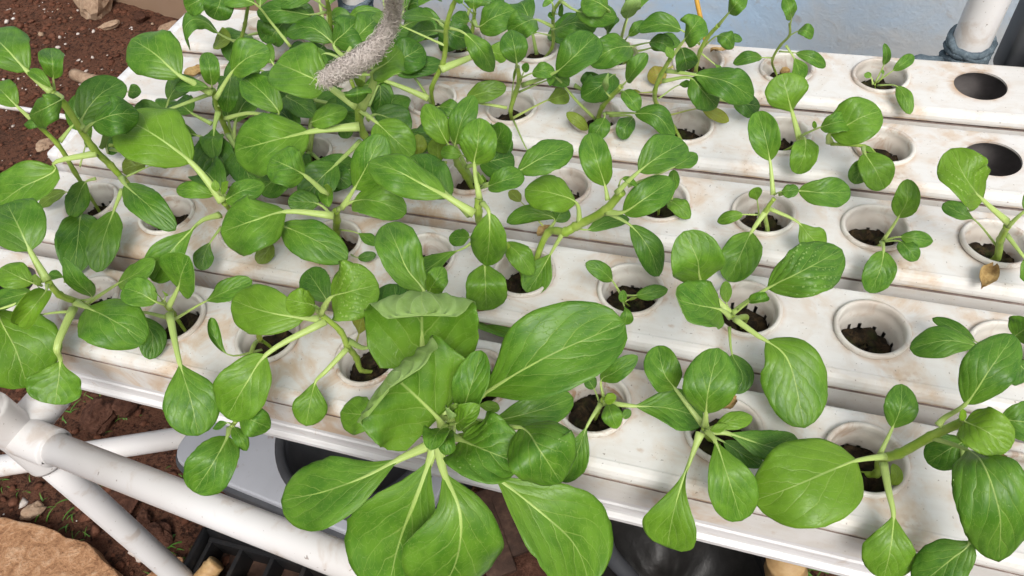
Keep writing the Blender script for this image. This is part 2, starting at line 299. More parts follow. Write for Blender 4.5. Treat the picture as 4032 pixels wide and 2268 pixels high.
PLANTS = """
P 5 2|large pak choy leaning left at the left end of the front channel
S B1/590,850,4 B1/440,790,7 B1/360,700,9 4.5
L B1 430 o c-.15 : 560,850,5 640,885,6.5 870,1000,7.5 1085,1140,5.5
L F 125 v b2 : B1/545,890,4 B1/420,1190,4 152,905,2.5 138,1018,0 
L F 190 o l1.1 : B1/250,800,7 -5,775,6 40,880,4 70,975,1
L B1 400 r c.15 l.85 : 350,690,9 225,470,11 140,290,12.5 50,115,12.5
L B1 215 o l1.1 : 300,720,9 245,705,10 120,650,11 5,590,11
L B1 170 o l.95 : 300,760,8 240,770,8.5 80,810,8 -80,850,7
L B1 180 v : 310,790,8 20,890,8 -120,920,8 -260,900,7
L B1 200 o c.7 l1.1 : 350,720,10 340,760,11 250,880,11.5 130,1015,10
L B1 70 l l1.2 : 290,740,9 275,720,10 265,640,12
L B1 150 l r45 l.9 : 560,840,4 680,810,5 560,680,8 470,515,10
L B1 80 v : 480,700,4 470,665,4 360,640,4
L B1 215 o l1 : 640,860,2 870,712,4 1000,640,6 1150,540,7
L B1 150 v l1.05 : 520,915,3 330,935,4 150,1000,4 60,1100,3
P 5 3|young pak choy with an upright rounded leaf, second in the front channel
S B1/1285,930,1 B1/1250,890,4 B1/1210,850,5.5 3.5
L C1 390 v : B1/1255,930,5 B1/1330,1290,5.5 1420,150,4.5 1475,408,2.5
L B1 335 r c.2 l.95 : 1250,880,6 1318,745,8.5 1350,630,10.5 1400,508,12
L B1 225 o c.2 : 1215,860,6 1160,845,7 1040,780,8 915,740,8
L B1 165 v : 1300,970,2 1520,842,5 1690,760,6 1870,685,6
L B1 190 v l.85 : 1240,960,2 1030,925,3 1130,1090,2 1110,1272,0.8
L B1 60 l l1.2 : 1200,830,6 1180,800,7 1150,770,8
L B1 50 l l1.2 : 1215,850,6 1225,800,7 1215,770,8
P 5 4|pak choy hanging off the front edge, drooping oval leaf above the grey panel
S B1/1930,1130,0 B1/1850,1290,3 C1/1850,150,3 C1/1715,350,2.5 3
L B1 130 v c.9 : 1940,1200,1 1690,1235,4 1600,1120,5 1565,960,6
L C1 335 o : 1710,350,2.5 1690,410,3 1590,600,3.5 1440,825,1.5
L C1 60 l l.8 : 1720,320,3 1690,310,3.5 1580,355,3
L C1 105 o r20 : 1720,330,3 1735,340,3.2 1790,430,3.5 1835,518,2.5
L C1 225 o c-.2 l.85 : 1780,230,3 1790,250,3.5 1890,300,4 2010,350,2.5
L B1 60 l y.4 : 1945,1150,0 1915,1130,2 1935,1080,3
P 5 5|pak choy with a bright round crinkled leaf, left of the largest plant
S B2/795,1350,-1 B2/760,1260,1 B2/690,1165,4 B2/640,1060,6 B2/500,940,8 4
L B2 440 r l1.12 q1.6 : 490,930,8.5 570,815,10.5 720,765,12 925,715,11.5
L B2 205 r q1.8 l1.25 : 470,920,8.5 455,870,10 350,850,11 240,820,11
L B2 370 o l1.05 : 480,970,7.5 380,965,8 100,920,8.5 -165,830,7
L F 128 o l1.15 : B2/530,985,7.5 B2/90,1235,7 622,960,6.5 570,1052,3.5
L C2 255 v b2 : B2/690,1190,4 B2/520,1370,3.5 460,0,3 420,150,2.5 385,335,0.8
L B2 330 o l.75 : 690,1130,4 850,1180,6 1010,950,9 1060,712,9
L B2 230 o l.7 : 520,900,5 545,850,5 480,740,5.5 390,610,5
L B2 150 v y.55 l1.1 : 745,1180,0 775,1090,2 790,1000,3.5 830,895,5
L B2 60 l l1.2 : 470,930,9 470,900,10 455,870,11
P 5 6|largest pak choy, its broad leaves spread over the front edge at the picture centre
S D/640,640,1 D/570,730,4 D/545,780,6.5 7
L D 530 h c.2 l.95 q1.3 k.03 p62 : 540,720,7 437,485,9.6 432,370,11 430,235,13 430,150,14.4 430,120,15.6 430,150,16.6 430,232,17
L D 560 h c.22 l.95 q1.3 k.03 p52 : 530,750,7.5 505,712,9 415,620,10.8 335,548,12.4 285,515,13.6 264,528,14.8 276,578,15.5
L D 165 o c.3 l1.1 q1.4 : 560,720,8.5 605,692,9.5 660,560,11.5 708,392,12.5
L D 400 v l1 q1.1 p44 : 590,700,8 700,612,9.5 1000,430,13.5 1382,262,13.8
L D 165 v l.88 : 600,712,6 740,722,6.3 950,680,7 1140,615,6
L D 330 o c.35 l.82 q1.4 p46 : 555,790,8 610,812,9.2 740,865,10.8 890,925,10
L D 345 r c-.25 l1.0 q1.2 : 600,800,8 890,755,11.3 985,865,13 1082,1015,10
L D 410 v l1.02 p40 : 555,850,6.5 760,975,5.5 860,1050,5 1010,1170,4 1150,1310,1.5 1220,1500,-1.5
L D 470 v l1 p60 : 500,820,7 472,895,6.5 400,1090,4.5 330,1270,1.5 265,1540,-3
L D 480 v c-.22 l1.05 p54 : 510,820,7 528,950,6.6 605,1140,5.8 605,1320,3.4 520,1540,-2
L C2 490 v l1 p75 : 1380,440,7 1090,575,6 850,700,6 560,810,5 200,890,2.5
L C2 290 v l1.05 : 1350,400,6 1000,255,4.5 820,250,4 640,235,2.5
L D 110 o c.6 l.95 : 550,750,9 540,790,10 545,830,11 560,880,10.5
L D 130 o c.3 l.85 q1.3 : 550,740,9 520,760,10 490,800,11.5 470,860,11.5
L D 120 o c.4 l1.1 q1.3 : 560,740,9 590,735,10 640,700,11.5 700,650,12
L D 75 l c.5 l1.15 : 550,730,9 555,710,10.5 545,660,12
L D 60 l c.5 l1.2 : 550,730,9 580,700,10 590,640,12
L D 55 v l1.3 : 600,660,3 690,650,3 795,665,2.5
L D 90 v l1.25 : 580,790,7 590,740,7.5 650,760,7 720,775,6
L B2 310 o c.1 l1 : C2/1430,250,9 1265,775,10 1140,610,11.5 1060,430,13 985,262,12.5
L B2 170 r q1.6 l1.2 : C2/1430,250,9 1300,785,10.5 1350,680,12 1405,585,12
P 5 7|small pak choy with narrow drooping leaves between the largest plant and the front right cups
S C3/660,230,0 C3/690,170,3 C3/710,140,4.5 3.5
L B3 150 o l.9 r-20 : C3/710,120,4.5 690,1430,5.5 800,1360,7 960,1245,8
L C3 300 v l.9 : 710,160,4.5 930,185,4.8 1180,200,4.5 1450,275,3
L C3 155 o l1.1 : 720,150,4.5 740,170,5 770,250,5.5 810,355,4.5
L C3 85 o l1.4 : 710,150,5 715,145,5.5 805,120,6
L C3 215 v : 690,170,4 590,330,3.5 510,540,2 385,742,0
L C3 100 o l.7 : 680,160,3 640,60,4 575,-40,5
L C3 65 o l.8 : 820,250,0 850,275,.6 910,215,1
P 5 8|pak choy with a fan shaped leaf drooping over the front lip
S C3/1500,420,0 C3/1460,380,3.5 C3/1465,350,5 4
L C3 385 o l1.02 : 1465,340,5 1470,245,7 1490,60,9.5 B3/1560,1185,10.5
L C3 260 o : 1450,330,4.5 1245,60,6 1160,-60,7.5 B3/1110,1168,8
L C3 400 f p56 : 1430,385,4.5 1380,520,4 1290,760,3 1230,980,1.5 1180,1235,-1.5
L C3 350 v l1.05 : 1480,370,5 1535,440,5.5 1630,700,5.5 1735,1040,2.5
L C3 240 v l.85 p55 : 1490,370,4.5 1620,385,4.5 1760,430,4 2010,500,3 2160,440,2
L C3 150 o l.65 : 1490,400,2 1600,450,1.8 1740,540,1.5 1890,630,.8
L C3 135 o l1.15 : 1470,360,5.5 1545,330,6.5 1680,290,7 1815,265,6.5
L C3 70 l l1.35 : 1480,350,6 1500,365,6.5 1640,330,7
P 5 9|front channel pak choy lying to the right with a broad pale leaf
S C4/830,690,-1 C4/870,580,2 C4/1000,540,3.5 C4/1240,410,6 C4/1480,300,8 5
L C4 640 r l1.08 p45 : 900,560,3.5 690,590,4.5 480,670,5.5 200,790,5.5 -85,890,3.5
L C4 225 o : 850,560,3 950,350,4.5 1010,200,6 1020,22,6.5
L C4 365 v b2 : 885,610,2.5 925,830,2.5 958,985,2.2 940,1220,1.5 885,1475,-1
L C4 335 r q1.3 l1.15 : 1480,290,8.5 1490,300,9 1640,370,10 1830,500,9.5
L C4 60 r l1.25 : 1480,290,8.5 1485,295,9.5 1470,215,10.5
L C4 520 o c-.3 q1.2 l.9 p40 : 1240,420,6 1500,510,7.5 1640,650,10 1740,950,9 1740,1345,4
L C4 250 o l.8 : 1440,400,5 1490,430,4.5 1350,520,3.5 1210,610,2
L C4 330 o l.85 : 1470,420,4 1530,1190,3.5 1380,1330,2.5 1120,1540,0
L C4 350 o l.8 p45 b2 : 1290,330,7.5 1330,280,8 1490,175,10 1670,-80,12.5 B4/1850,1085,13
L C4 330 o l.75 : 1600,330,7 1760,290,8 1900,300,8.5 2080,320,7.5
L C4 85 o l1.2 y.2 : 900,740,-1 950,775,0 985,700,1 955,615,1.5
P 5 10|partly seen pak choy at the right frame edge of the front channel
S C4/1990,620,3 C4/2040,500,6 4
L C4 300 o : 2040,480,6 2080,400,7 2200,200,9 2300,50,9
L C4 280 o : 2040,490,6 2100,560,6 2180,760,5 2250,950,2
P 4 1|small pak choy with two limp leaves hanging toward the front channel at far left
S A1/560,1290,6 A1/430,1080,10 A1/240,900,13 3.6
L A1 215 o l.95 : 240,900,13 130,800,14.5 50,720,15.5 -40,630,15.5
L A1 75 l l.8 : 260,920,12.5 330,935,13 250,925,13.5 178,935,13
L B1 285 o l.85 : 640,40,0 600,190,1.5 575,400,2 545,645,.5
L B1 160 o l.85 : A1/720,1340,5 A1/645,1365,5 B1/575,80,3.5 B1/520,218,2
L A1 230 o l.75 : 450,1060,10 530,960,11 620,850,12 720,720,12
L B1 95 o l.9 y.2 : 560,60,1 490,30,1.8 380,70,1.6 285,138,.8
P 4 2|tall leggy pak choy with a long diagonal bare stem reaching toward the top left corner
S A1/930,1350,6 A1/830,1240,8 A1/700,1110,11 A1/480,780,16 A1/390,690,18 5
L A1 380 o l.9 : 390,690,18 210,540,19.5 80,400,21 -90,230,21
L A1 158 o l.95 : 410,690,17.5 400,590,19 395,480,20.5 382,362,20.5
L A1 95 l l1.15 : 400,690,17.5 390,660,18.5 300,580,19.5 210,520,19.5
L A1 235 r c-.35 l.75 : 420,700,18 465,745,19 360,800,19.5 220,870,17
L A1 280 o c-.25 l.75 : 640,980,14 690,930,15 860,860,16 1045,850,14.5
L A1 260 o l.7 : 630,970,13.5 610,900,13.5 740,720,14.5 920,610,14
L A1 110 o l.7 : 900,700,9 965,690,11 1060,690,11
L F 110 o l1.05 : A1/725,1150,10.5 A1/400,1230,10 140,425,9.5 60,470,9 -15,520,7
L B1 230 o l.9 p42 : A1/910,1330,7 925,-30,7.5 1100,130,8 1300,315,6
L B1 220 o l1 : 905,10,4 845,165,3.5 770,370,3 715,625,1
L A1 95 v l.9 : 940,1330,6 1120,1250,5.5 1210,1225,5 1330,1200,5
L A1 130 o l.8 y.3 : 960,1240,2 1090,1235,3 1000,1245,3.5 918,1275,3
P 4 3|pak choy with a very broad light green leaf pointing up left
S B1/1760,230,2 B1/1660,110,6 4
L A1 490 o l1.2 p60 b2 : B1/1650,100,6.5 1590,1400,8 1440,1225,10 1200,1040,12.5 905,870,13
L B1 125 o l1.15 : 1650,80,6 1590,55,7 1450,20,8 1308,5,7.5
L B1 175 o l.95 : 1650,95,6 1665,90,6.5 1800,20,7.5 1960,-30,7
L B1 260 s l1 p50 : 1630,200,5 1500,240,6 1400,330,6.5 1260,480,6 1130,690,4
L B1 140 v l.75 : 1640,290,3 1560,400,3 1520,480,2.5 1490,610,1.5
L B2 300 o l.8 : -150,190,5 190,275,5.5 440,380,5.5 695,530,3.5
L B1 70 l l1.35 : 1645,70,6.5 1640,40,8 1690,-50,9.5
L B1 60 l l1.35 : 1645,70,6.5 1610,30,8 1590,-60,9
L B2 125 o l.85 y.3 : -40,330,2 120,410,1.5 30,560,.6
P 4 4|pak choy with a pale thick stem, left of the tall central plant
S B2/610,330,0 B2/615,240,3 B2/610,170,5 5.5
L B2 400 o l1 : 590,205,5.5 240,175,7 0,240,8 -250,330,6
L B2 270 o l.95 : 620,160,5.5 735,100,7 920,100,8.5 1130,185,7
L A2 300 o l1 : B2/650,150,6 B2/740,10,8 860,1220,11 965,1005,12.5
L A2 300 r q1.2 l.9 : B2/550,60,7 385,1320,10 260,1250,11.5 125,1190,11.5
L B2 135 o c.7 l1.1 : 560,100,7 550,60,8 545,90,8.5 555,142,8.3
L B2 60 l l1.3 : 560,100,7 555,40,8 545,-30,10
L B2 90 v l.95 : 640,310,1 770,335,2 915,425,2
L B2 75 o l.7 : 700,480,0 770,515,.8 905,495,1
L B2 180 o l.7 : 600,230,3 480,120,4 250,100,5
P 4 5|small low leaved plant partly hidden behind the large cupped leaf
S B2/1300,520,1 2.5
L B2 200 o l.85 : 1330,520,1 1240,620,2 1180,690,2.2 1110,790,1.2
P 4 6|lanky pak choy with a thick horizontal stem crossing between channels right of centre
S B3/300,330,3 B3/430,325,4.5 B3/500,285,5 B3/720,165,8 B3/840,30,10.5 6
L A3 275 o l.85 : B3/800,40,11 980,1290,13 1140,1170,14 1330,1070,13.5
L A3 135 o l1 : 900,1400,9.5 1245,1255,10.5 1415,1150,10
L A3 225 o l.9 c.1 : B3/740,90,9 730,1400,10 670,1210,12.5 610,1000,13
L B3 240 o l1 p50 : 730,180,8 850,180,9 1010,80,10.5 1225,-60,10.5
L A3 60 o c.6 : 830,1400,11 860,1340,12 970,1400,12
L A3 90 o : 1230,1500,5 1240,1440,6 1245,1275,8
L B3 205 o c-.2 l.8 : 730,180,8 905,275,7.5 1040,440,6.5 1120,655,3.5
L B3 115 o l.7 : 520,300,4.5 590,310,4.5 740,250,4.5 900,230,4
L B3 270 o l1.05 : 530,260,5.5 505,110,8 330,40,9.5 125,10,9
L B3 220 v : 410,330,4.5 320,480,2.5 230,640,1 140,778,-.3
L B3 180 o : -40,350,3 -15,400,3.5 90,500,3.5 185,645,1.8
L B3 130 o r40 l.8 : 300,310,3 345,230,4 180,190,4.5 -10,255,3.5
L B3 150 o r-30 l.7 : 310,310,3 350,250,3.5 420,130,4.5
L B3 85 o y.4 : 260,280,2 95,100,3 10,20,3.5
P 4 6|tall central pak choy with a drooping oval leaf above a folded one
S B3/60,500,2 B2/1700,300,7 B2/1660,170,10 B2/1665,80,11 5.5
L B2 280 o c-.25 q1.1 : 1690,110,11.5 1740,180,12 1745,350,10.5 1720,578,6.5
L B2 300 o c.1 : 1730,250,9 1710,560,5.5 1715,720,5.5 1722,908,2
L A2 290 o l1.1 p60 : B2/1630,190,10.5 B2/1420,60,12 1280,1390,12.5 1090,1290,14 860,1215,13.5
L A2 330 o l.65 : B2/1600,200,8 1480,1480,8 1340,1340,9 1175,1175,9
L A2 285 r q1.2 l.95 : B2/1670,80,11.5 1655,1235,14 1680,1080,16 1695,885,17
L A3 240 o c-.1 l.75 : A2/1720,1400,11 70,1290,12 260,1180,13 485,1090,12.5
L F 58 o l.9 : A2/1710,1410,11 1228,468,12 1265,455,13 1318,440,12.5
L A2 80 l l1.3 c.5 : 1690,1400,11.5 1690,1380,12.5 1680,1290,14
L A2 60 l l1.3 c.5 : 1690,1400,11.5 1720,1370,12.5 1715,1310,13.5
L B2 195 s : 1680,330,7 1580,430,6.5 1440,495,5.5 1130,720,3
L B2 135 o l.85 : 1680,360,5 1595,365,4.5 1445,365,3.5
P 4 7|tiny four leaved seedling alone in a dark filled cup right of centre
S B3/850,830,.5 B3/845,800,1.5 1.6
L B3 130 o : 840,795,1.5 775,690,3.5 690,610,5 575,555,5.5
L B3 112 o l.9 : 860,795,1.5 945,795,2.5 1060,775,3 1185,750,3
L B3 62 o l1.1 : 850,830,1.5 850,850,2 855,758,3
L B3 108 s : 850,830,1.5 860,870,2.8 880,930,3 865,1015,2
L B3 22 l l1.3 y.2 : 850,850,.5 890,830,.6 960,808,.8
P 4 8|pak choy with a scalloped round leaf and a glossy oval leaf opposite
S B3/1760,960,0 B3/1690,970,3 B3/1650,940,5 4
L B3 360 c q1.3 l.95 c.15 : 1640,950,5.5 1580,905,7 1420,870,8.5 1270,830,9.5 1245,790,10.3
L B3 385 o l1.12 : 1640,930,5.5 1440,705,7 1400,520,10 1300,322,11.5
L B4 385 o q1.7 l.95 p36 b2 : B3/1660,930,5.5 B3/1790,830,7 20,745,8 270,620,10 575,455,9
L B4 470 o l1.05 p40 b2 : B3/1680,970,5 B3/1860,1100,5 10,1130,5 160,1250,5 C4/300,350,2
L B3 150 o l.7 : 1640,1030,2 1660,1230,1.5 1740,1400,1 C3/1690,95,.4
L B3 110 o c.8 : 1700,900,6.5 1790,840,8 1860,830,8.5 1925,800,8.5
L B3 85 o l1.15 : 1640,900,2 1620,850,2.5 1615,690,4
P 4 10|pak choy with a horizontal pointed leaf, rightmost in second channel from front
S B4/1700,1230,3 B4/1760,1180,5 4
L B4 235 v l.9 : 1700,1225,3.5 1600,1180,4.5 1350,1130,5 1075,1190,3.5
L B4 95 o l.75 : 1700,1210,3 1560,1135,3 1400,1040,3 1245,965,2.5
L B4 260 o l.75 : 1800,1230,4 1880,1300,4 1980,1400,3
L B4 240 o : 1780,1150,5 1850,1100,6 2000,1000,8
P 3 1|pak choy half hidden under the diagonal stem near the left channel ends
S A1/820,1090,3 3
L A1 150 v l1.1 : 810,1150,1 800,1110,3 795,1030,6 820,930,8
L A1 170 o l.7 : 830,1120,3 1000,1150,4 1200,1120,4
L A1 110 o l1.05 : 600,1250,1 640,1100,4 690,950,7
P 3 2|upper left pak choy with a large oval leaf tilted left and tiny upright leaves
S A1/1710,1000,1 A1/1640,830,5 A1/1600,680,8.5 5
L A1 405 o l.88 p50 b2 : 1590,700,9 1440,615,10.8 1360,575,11.6 1170,410,13.6 985,292,13.8
L A1 138 o l1 c.2 : 1595,670,9 1590,640,10 1575,520,12 1555,392,12.5
L A1 105 o l.75 : 1590,680,9 1565,655,10 1440,645,10.5 1315,650,10
L A1 250 o l.85 : 1620,740,8.5 1740,545,11 A1/1850,440,12.5 A2/120,375,12.5
L A1 150 o l.65 : 1640,800,6 1730,580,7 1710,720,7 1700,845,5
L A1 290 v l.75 : 1640,840,5.5 1610,950,5 1600,1150,4 1585,1372,1.5
L A1 210 o l.7 : 1590,700,8 1240,830,8.5 1120,860,8.5 1000,900,8
L A1 200 r l.7 : 1590,930,4 1440,850,5 1380,800,5.5 1320,770,5
L A2 245 o l1.05 b2 : A1/1690,890,5 A1/1860,850,7 A2/190,850,8.5 A2/90,720,10 A1/1830,585,10.5
L A1 260 o l.65 : 1710,1010,3 1780,1130,3.5 1850,1280,3 1900,1420,2
P 3 3|low pak choy hidden among the dense leaves left of centre
S A2/400,1130,2 3
L A2 200 o l.6 : 400,1130,2 330,1000,4 250,880,5 150,800,5
L A2 240 o l.65 : 420,1150,2 280,1250,3 150,1350,3 40,1440,2
L A2 180 o l.65 : 430,1150,2 560,1260,3 640,1330,3 720,1400,2
P 3 4|bushy pak choy whose crown is crossed by the grey fuzzy rope
S A2/900,1130,1 A2/825,1010,4.5 A2/790,900,7 A2/780,800,9.5 6
L A2 430 o l1.1 p62 b2 : 790,950,7 610,965,7.5 420,990,8 130,1060,9 -150,1130,7
L A2 400 r q1.1 l.9 b2 : 770,800,10 590,670,12 545,640,12.5 380,560,14 165,470,14
L A2 275 o l1 : 790,820,9 920,920,9.5 1040,1030,9 1195,1170,7
L A2 160 o l1 : 560,860,6 430,920,8 550,870,9 700,820,8.5
L A2 235 o l1 p65 b2 : 810,810,10 900,610,13 890,550,14 1000,470,15.5 1100,370,15.5
L A2 205 o c-.3 l1 : 775,700,12 775,650,13.5 775,700,14.5 780,780,13
L A2 90 l l1.4 c.4 : 775,690,12 785,660,13 780,590,15
L A2 270 o l.7 : 800,1060,4.5 620,1230,5 520,1320,5 360,1500,3.5
L A2 230 o l.5 : 850,900,5 910,860,5.5 1040,900,5 1165,1005,3.5
L A2 160 o l.6 : 860,800,6 940,640,7 950,730,6 930,840,4.5
L A2 190 o l.6 : 700,800,5 240,720,6 340,780,6 460,870,5
L A2 160 o l.6 : 760,780,6 640,700,7 700,760,6.5 760,830,6
L A2 110 o l.7 : 790,960,5 680,940,4.5 700,1040,3.5
P 3 5|pak choy behind the tall central plant with two upright narrow leaves
S A2/1590,1320,1 A2/1530,1230,4 A2/1500,1130,6.5 5.5
L A2 195 o l1.05 : 1490,1120,6.5 1455,1080,8 1380,940,10 1285,780,11
L A2 190 o l.9 : 1505,1110,6.5 1510,1085,8 1560,900,10.5 1650,715,11.5
L A2 100 o l.95 : 1590,1180,6 1555,1160,7 1480,1150,7.5 1405,1135,7
L A2 120 v l1.1 y.35 : 1450,1220,3 1250,1190,4 1240,1100,5.5 1230,1005,6
L A2 150 v l1.1 y.2 : 1430,1260,2 1390,1230,3 1380,1030,6
L A2 250 o l.6 : 1600,1250,3 1690,1230,4 1820,1200,4.5 1950,1170,4
L A2 250 o l.65 : 1600,1200,4 1780,1100,6 1850,1000,8 1860,920,9
L A2 200 o l.7 : 1650,1180,4 1800,1100,5 1930,1030,5
P 3 7|small plant whose only clear leaf droops over its rim behind the lanky stem
S B3/1120,140,0 2
L B3 130 o c-.15 : 1120,130,0 1180,95,1 1260,130,1.6 1350,225,.6
P 3 8|slender young pak choy with a tall upright leaf and a leaf stretched right
S B4/20,320,0 B4/10,170,4 B4/70,80,5.5 3
L F 74 o l1.12 : 1945,490,5.5 1937,405,7.5 1925,345,9.5 1905,280,10.5
L F 73 o l1 : 1960,488,5.5 2008,480,6.5 2070,485,7 2140,483,6
L F 34 o l.95 : 1948,490,5.5 1965,482,6.5 2010,478,7
L F 34 v l1.1 : 1912,570,-1 1905,505,2.5 1897,473,4
L B3 95 o : 1860,200,3 1745,197,3.5 1650,210,3.5 1550,250,2.5
L B3 275 o l1 : 1919,160,4 1805,325,3 1720,500,2.5 1630,692,.6
L B4 200 v l1.05 : 30,150,4 250,255,3.5 330,350,3 440,460,1.5
L B4 16 l l1.3 : 20,320,-1 0,250,0 -20,230,2
P 3 9|seedling with one paddle leaf upright and one hanging from a brown stained cup
S B4/855,425,.5 B4/900,360,1.5 2.2
L B4 182 o : 880,390,1.5 990,220,4.5 1060,80,7 A4/1070,1345,8
L B4 125 o l.95 : 880,390,1.5 1000,362,2.8 1120,375,3.2 1250,395,2.5
L B4 125 o l.9 : 885,395,1.5 1000,395,2.5 1070,460,2.8 1135,535,2
L B4 215 o l1.02 : 870,400,1.5 882,465,2.5 860,600,2 780,778,0
P 3 10|pak choy at the right edge with a light wrinkled upright leaf over the empty hole
S B4/1720,520,0 B4/1750,380,3.5 B4/1800,280,6 4.5
L A4 350 r c.08 r0 q1.8 l1.25 : B4/1800,250,6.5 B4/1620,90,9 1520,1350,11.5 1400,1115,12.5
L B4 120 v l.85 : 1730,440,2 1555,235,4 1440,180,4.5 1322,115,4.5
L B4 220 o : 1800,290,6 1930,170,8 2100,60,9
L B4 220 o : 1790,340,4 1930,520,4 2050,650,2.5
P 2 2|pak choy among the crowded upper left leaves, low dark foliage
S A1/1850,520,3 3
L A1 220 o l.65 : 1850,520,3 1780,600,4 1720,700,3.5
L A2 200 o l.6 : A1/1850,520,3 60,600,4 150,650,4 260,700,3
P 2 3|dense pak choy behind the fuzzy rope with overlapping dark leaves
S A2/700,520,3 A2/690,420,6 4
L A2 250 o l.65 : 700,450,5 600,340,6 690,240,7.5 790,140,7.5
L A2 210 o l.75 : 690,420,6 760,300,6.5 850,200,7.5 960,110,7
L A2 180 o l.65 : 700,460,4 540,400,5 480,430,5 400,480,4
L A2 260 o l.6 : 720,520,3 1050,480,5 1150,420,6 1270,350,6
L A2 150 o l.65 : 740,560,3 1070,555,4 1240,500,4.5 1420,475,4
P 2 4|pak choy on a thin curved bare stem with a drooping leaf at its right
S A2/1345,780,0 A2/1335,660,3 A2/1420,470,6.5 A2/1440,330,9 A2/1445,200,11.5 A2/1490,50,14 A2/1530,-30,15.5 4.2
L A2 175 o c-.3 l.8 : 1450,205,11 1580,250,11.5 1700,370,10.5 1800,535,7
L A2 150 v l1.25 p52 b2 : 1400,520,6 1580,450,6 1740,390,6 1900,420,5
L A2 120 v l1.2 : 1430,340,9 1130,205,9.5 1000,150,9.5 900,110,9
L A2 120 v l1.15 p42 b2 : 1310,740,2 1150,670,3 990,610,4 880,580,4
L A2 175 o l.75 : 1440,240,9 1360,230,8 1250,240,7 1140,300,5.5
L A2 120 o l.75 : 1445,210,11 1350,140,10.5 1240,120,10 1110,115,9
L A2 140 o l.8 : 1350,820,1 1390,800,2 1460,810,2.5 1550,830,2
L A2 190 o l.6 : 1460,170,11 1380,170,7 1500,260,6 1640,300,4
P 2 5|pak choy with forked pale stems and a dark leaf folded upward, second channel
S A3/20,830,1 A3/60,690,4 A3/85,600,6.5 A3/70,500,8.5 4
L A3 115 o l.85 : 90,590,7 180,550,8.5 260,530,9 355,545,8.5
L A3 210 o l.7 c-.15 : 70,500,9 65,480,10 50,360,12 15,225,12.5
L A3 120 v l.95 : 85,690,4 290,605,6 380,590,7 460,640,6.5
L A3 260 o l.8 : 110,640,6 360,540,9 500,420,11 660,265,11
L A3 125 v l.95 y.25 : 40,885,1 290,755,3 370,730,3.5 455,705,3
L A3 90 o l.7 : 40,900,1 150,1135,1.5 190,1180,1.5
L A2 150 o l.9 y.1 : 1900,810,2 1600,745,3 1740,690,4 1895,650,4
L A3 22 l l1.3 : 20,820,1 40,620,5 60,500,8
L A3 60 o l.8 : 90,600,7 120,540,8.5 150,475,9.5
P 2 6|pak choy with a slender upright tip leaf and a long petiole reaching up left
S A3/680,880,0 A3/710,800,2.5 A3/780,720,5 A3/850,650,7 4
L A3 135 o l.95 c.3 : 850,650,7 890,610,8 960,510,10 1045,400,11
L A3 60 l l1.15 c.5 : 770,730,5 735,690,6 730,620,8 755,545,9
L A3 130 v l1 p26 b2 : 650,890,0 500,740,4 370,590,7.5 290,560,8.5
L A3 125 o l.85 : 800,710,5 865,685,6 930,750,6 985,830,5
L A3 150 o l.9 : 720,850,2.5 725,880,3 690,950,3 620,1060,1.5
L A3 170 o l.8 c-.2 : 730,850,2 950,850,3.5 1120,870,4 1250,1035,1.5
L A3 135 v l.75 : 760,870,1 930,875,1.2 880,960,1.5 860,1050,.5
L A3 90 o y.35 l1 : 640,990,-1 605,970,.5 520,900,2 440,845,2.5
L A3 230 o l.7 : 760,740,4 800,560,5 700,640,5.5 550,735,4
L A3 200 o l.6 : 500,640,3 600,690,2 640,620,3 680,560,4
P 2 7|tall thin stemmed pak choy with a yellowing leaf hanging at its right rim
S A3/1250,960,-1 A3/1120,790,2.5 A3/1105,680,5.5 A3/1150,560,8 A3/1220,440,10.5 3.6
L A3 215 o l1 : 1220,440,10.5 1325,300,13 1380,220,14.5 1450,125,15
L A3 240 o l.85 : 1180,530,8 1400,560,8.5 1490,575,8.5 1660,620,9 1845,740,6.5
L A3 215 o c-.2 l.8 : 1160,610,7 1370,585,8 1450,670,7.5 1570,805,5
L A3 180 o l.6 : 1500,720,3 1690,770,2.5 1790,780,2.5 1895,800,1.5
L A3 55 v : 1130,740,4 1280,640,5 1375,630,5.5
L A3 92 o y.55 l1.15 : 1210,865,1 1450,815,1.8 1540,850,1.6 1660,910,.6
L A3 140 o y.9 l1.1 : 1240,500,2 1190,520,1.6 1120,560,1.4 1050,600,.8
L A3 165 o l.7 : 1230,420,10.5 1300,360,10.5 1330,440,10 1345,525,8
L A3 65 l l1.1 : 1215,450,10.5 1235,440,11 1190,350,12
L A3 26 l y.5 : 1100,690,5 1000,695,4.5 920,675,4
P 2 8|young pak choy with an upright spoon shaped leaf on a thick pale petiole
S A4/250,1080,0 A4/265,1030,2.5 2.6
L A4 305 v l1.1 p42 : 265,1050,2 210,850,4.5 175,720,6.5 130,552,8
L A4 145 o l.85 q1.3 : 275,1020,3 420,955,5.5 530,920,6.5 668,900,6
L A4 195 o l1.05 : 280,1030,2.5 305,1045,3 300,1160,3 240,1305,1
L A4 32 o : 300,1000,3.5 375,965,5 372,910,6
P 2 9|young pak choy bent left with two leaves over its front rim, near empty hole
S A4/830,1160,1 A4/750,1100,3 A4/500,1080,3.5 2.8
L A4 335 r l1.05 : 490,1070,3.5 490,1005,5 600,950,6 730,880,7 875,830,7
L A4 225 o l1.05 : 740,1100,3 755,1150,3.8 830,1270,3.5 900,1418,1.5
L A4 155 o l.85 : 735,1100,3 745,1190,3 720,1280,2.5 675,1382,.8
L A4 40 l l1.3 : 760,1110,2 730,1100,3 820,1140,3
P 1 1|pak choy at the back left end with an arched hook shaped leaf
S A1/1810,350,2.5 A1/1840,180,6 A1/1865,20,9.5 3.6
L A1 135 o c-.3 l.85 p20 : 1800,330,3 1640,250,5 1545,165,6.5 1440,150,7.5 1380,240,6.5 1425,378,4
L A1 160 r l1 y.3 : 1790,315,3 1735,300,3.2 1680,300,3.2 1612,310,2.6
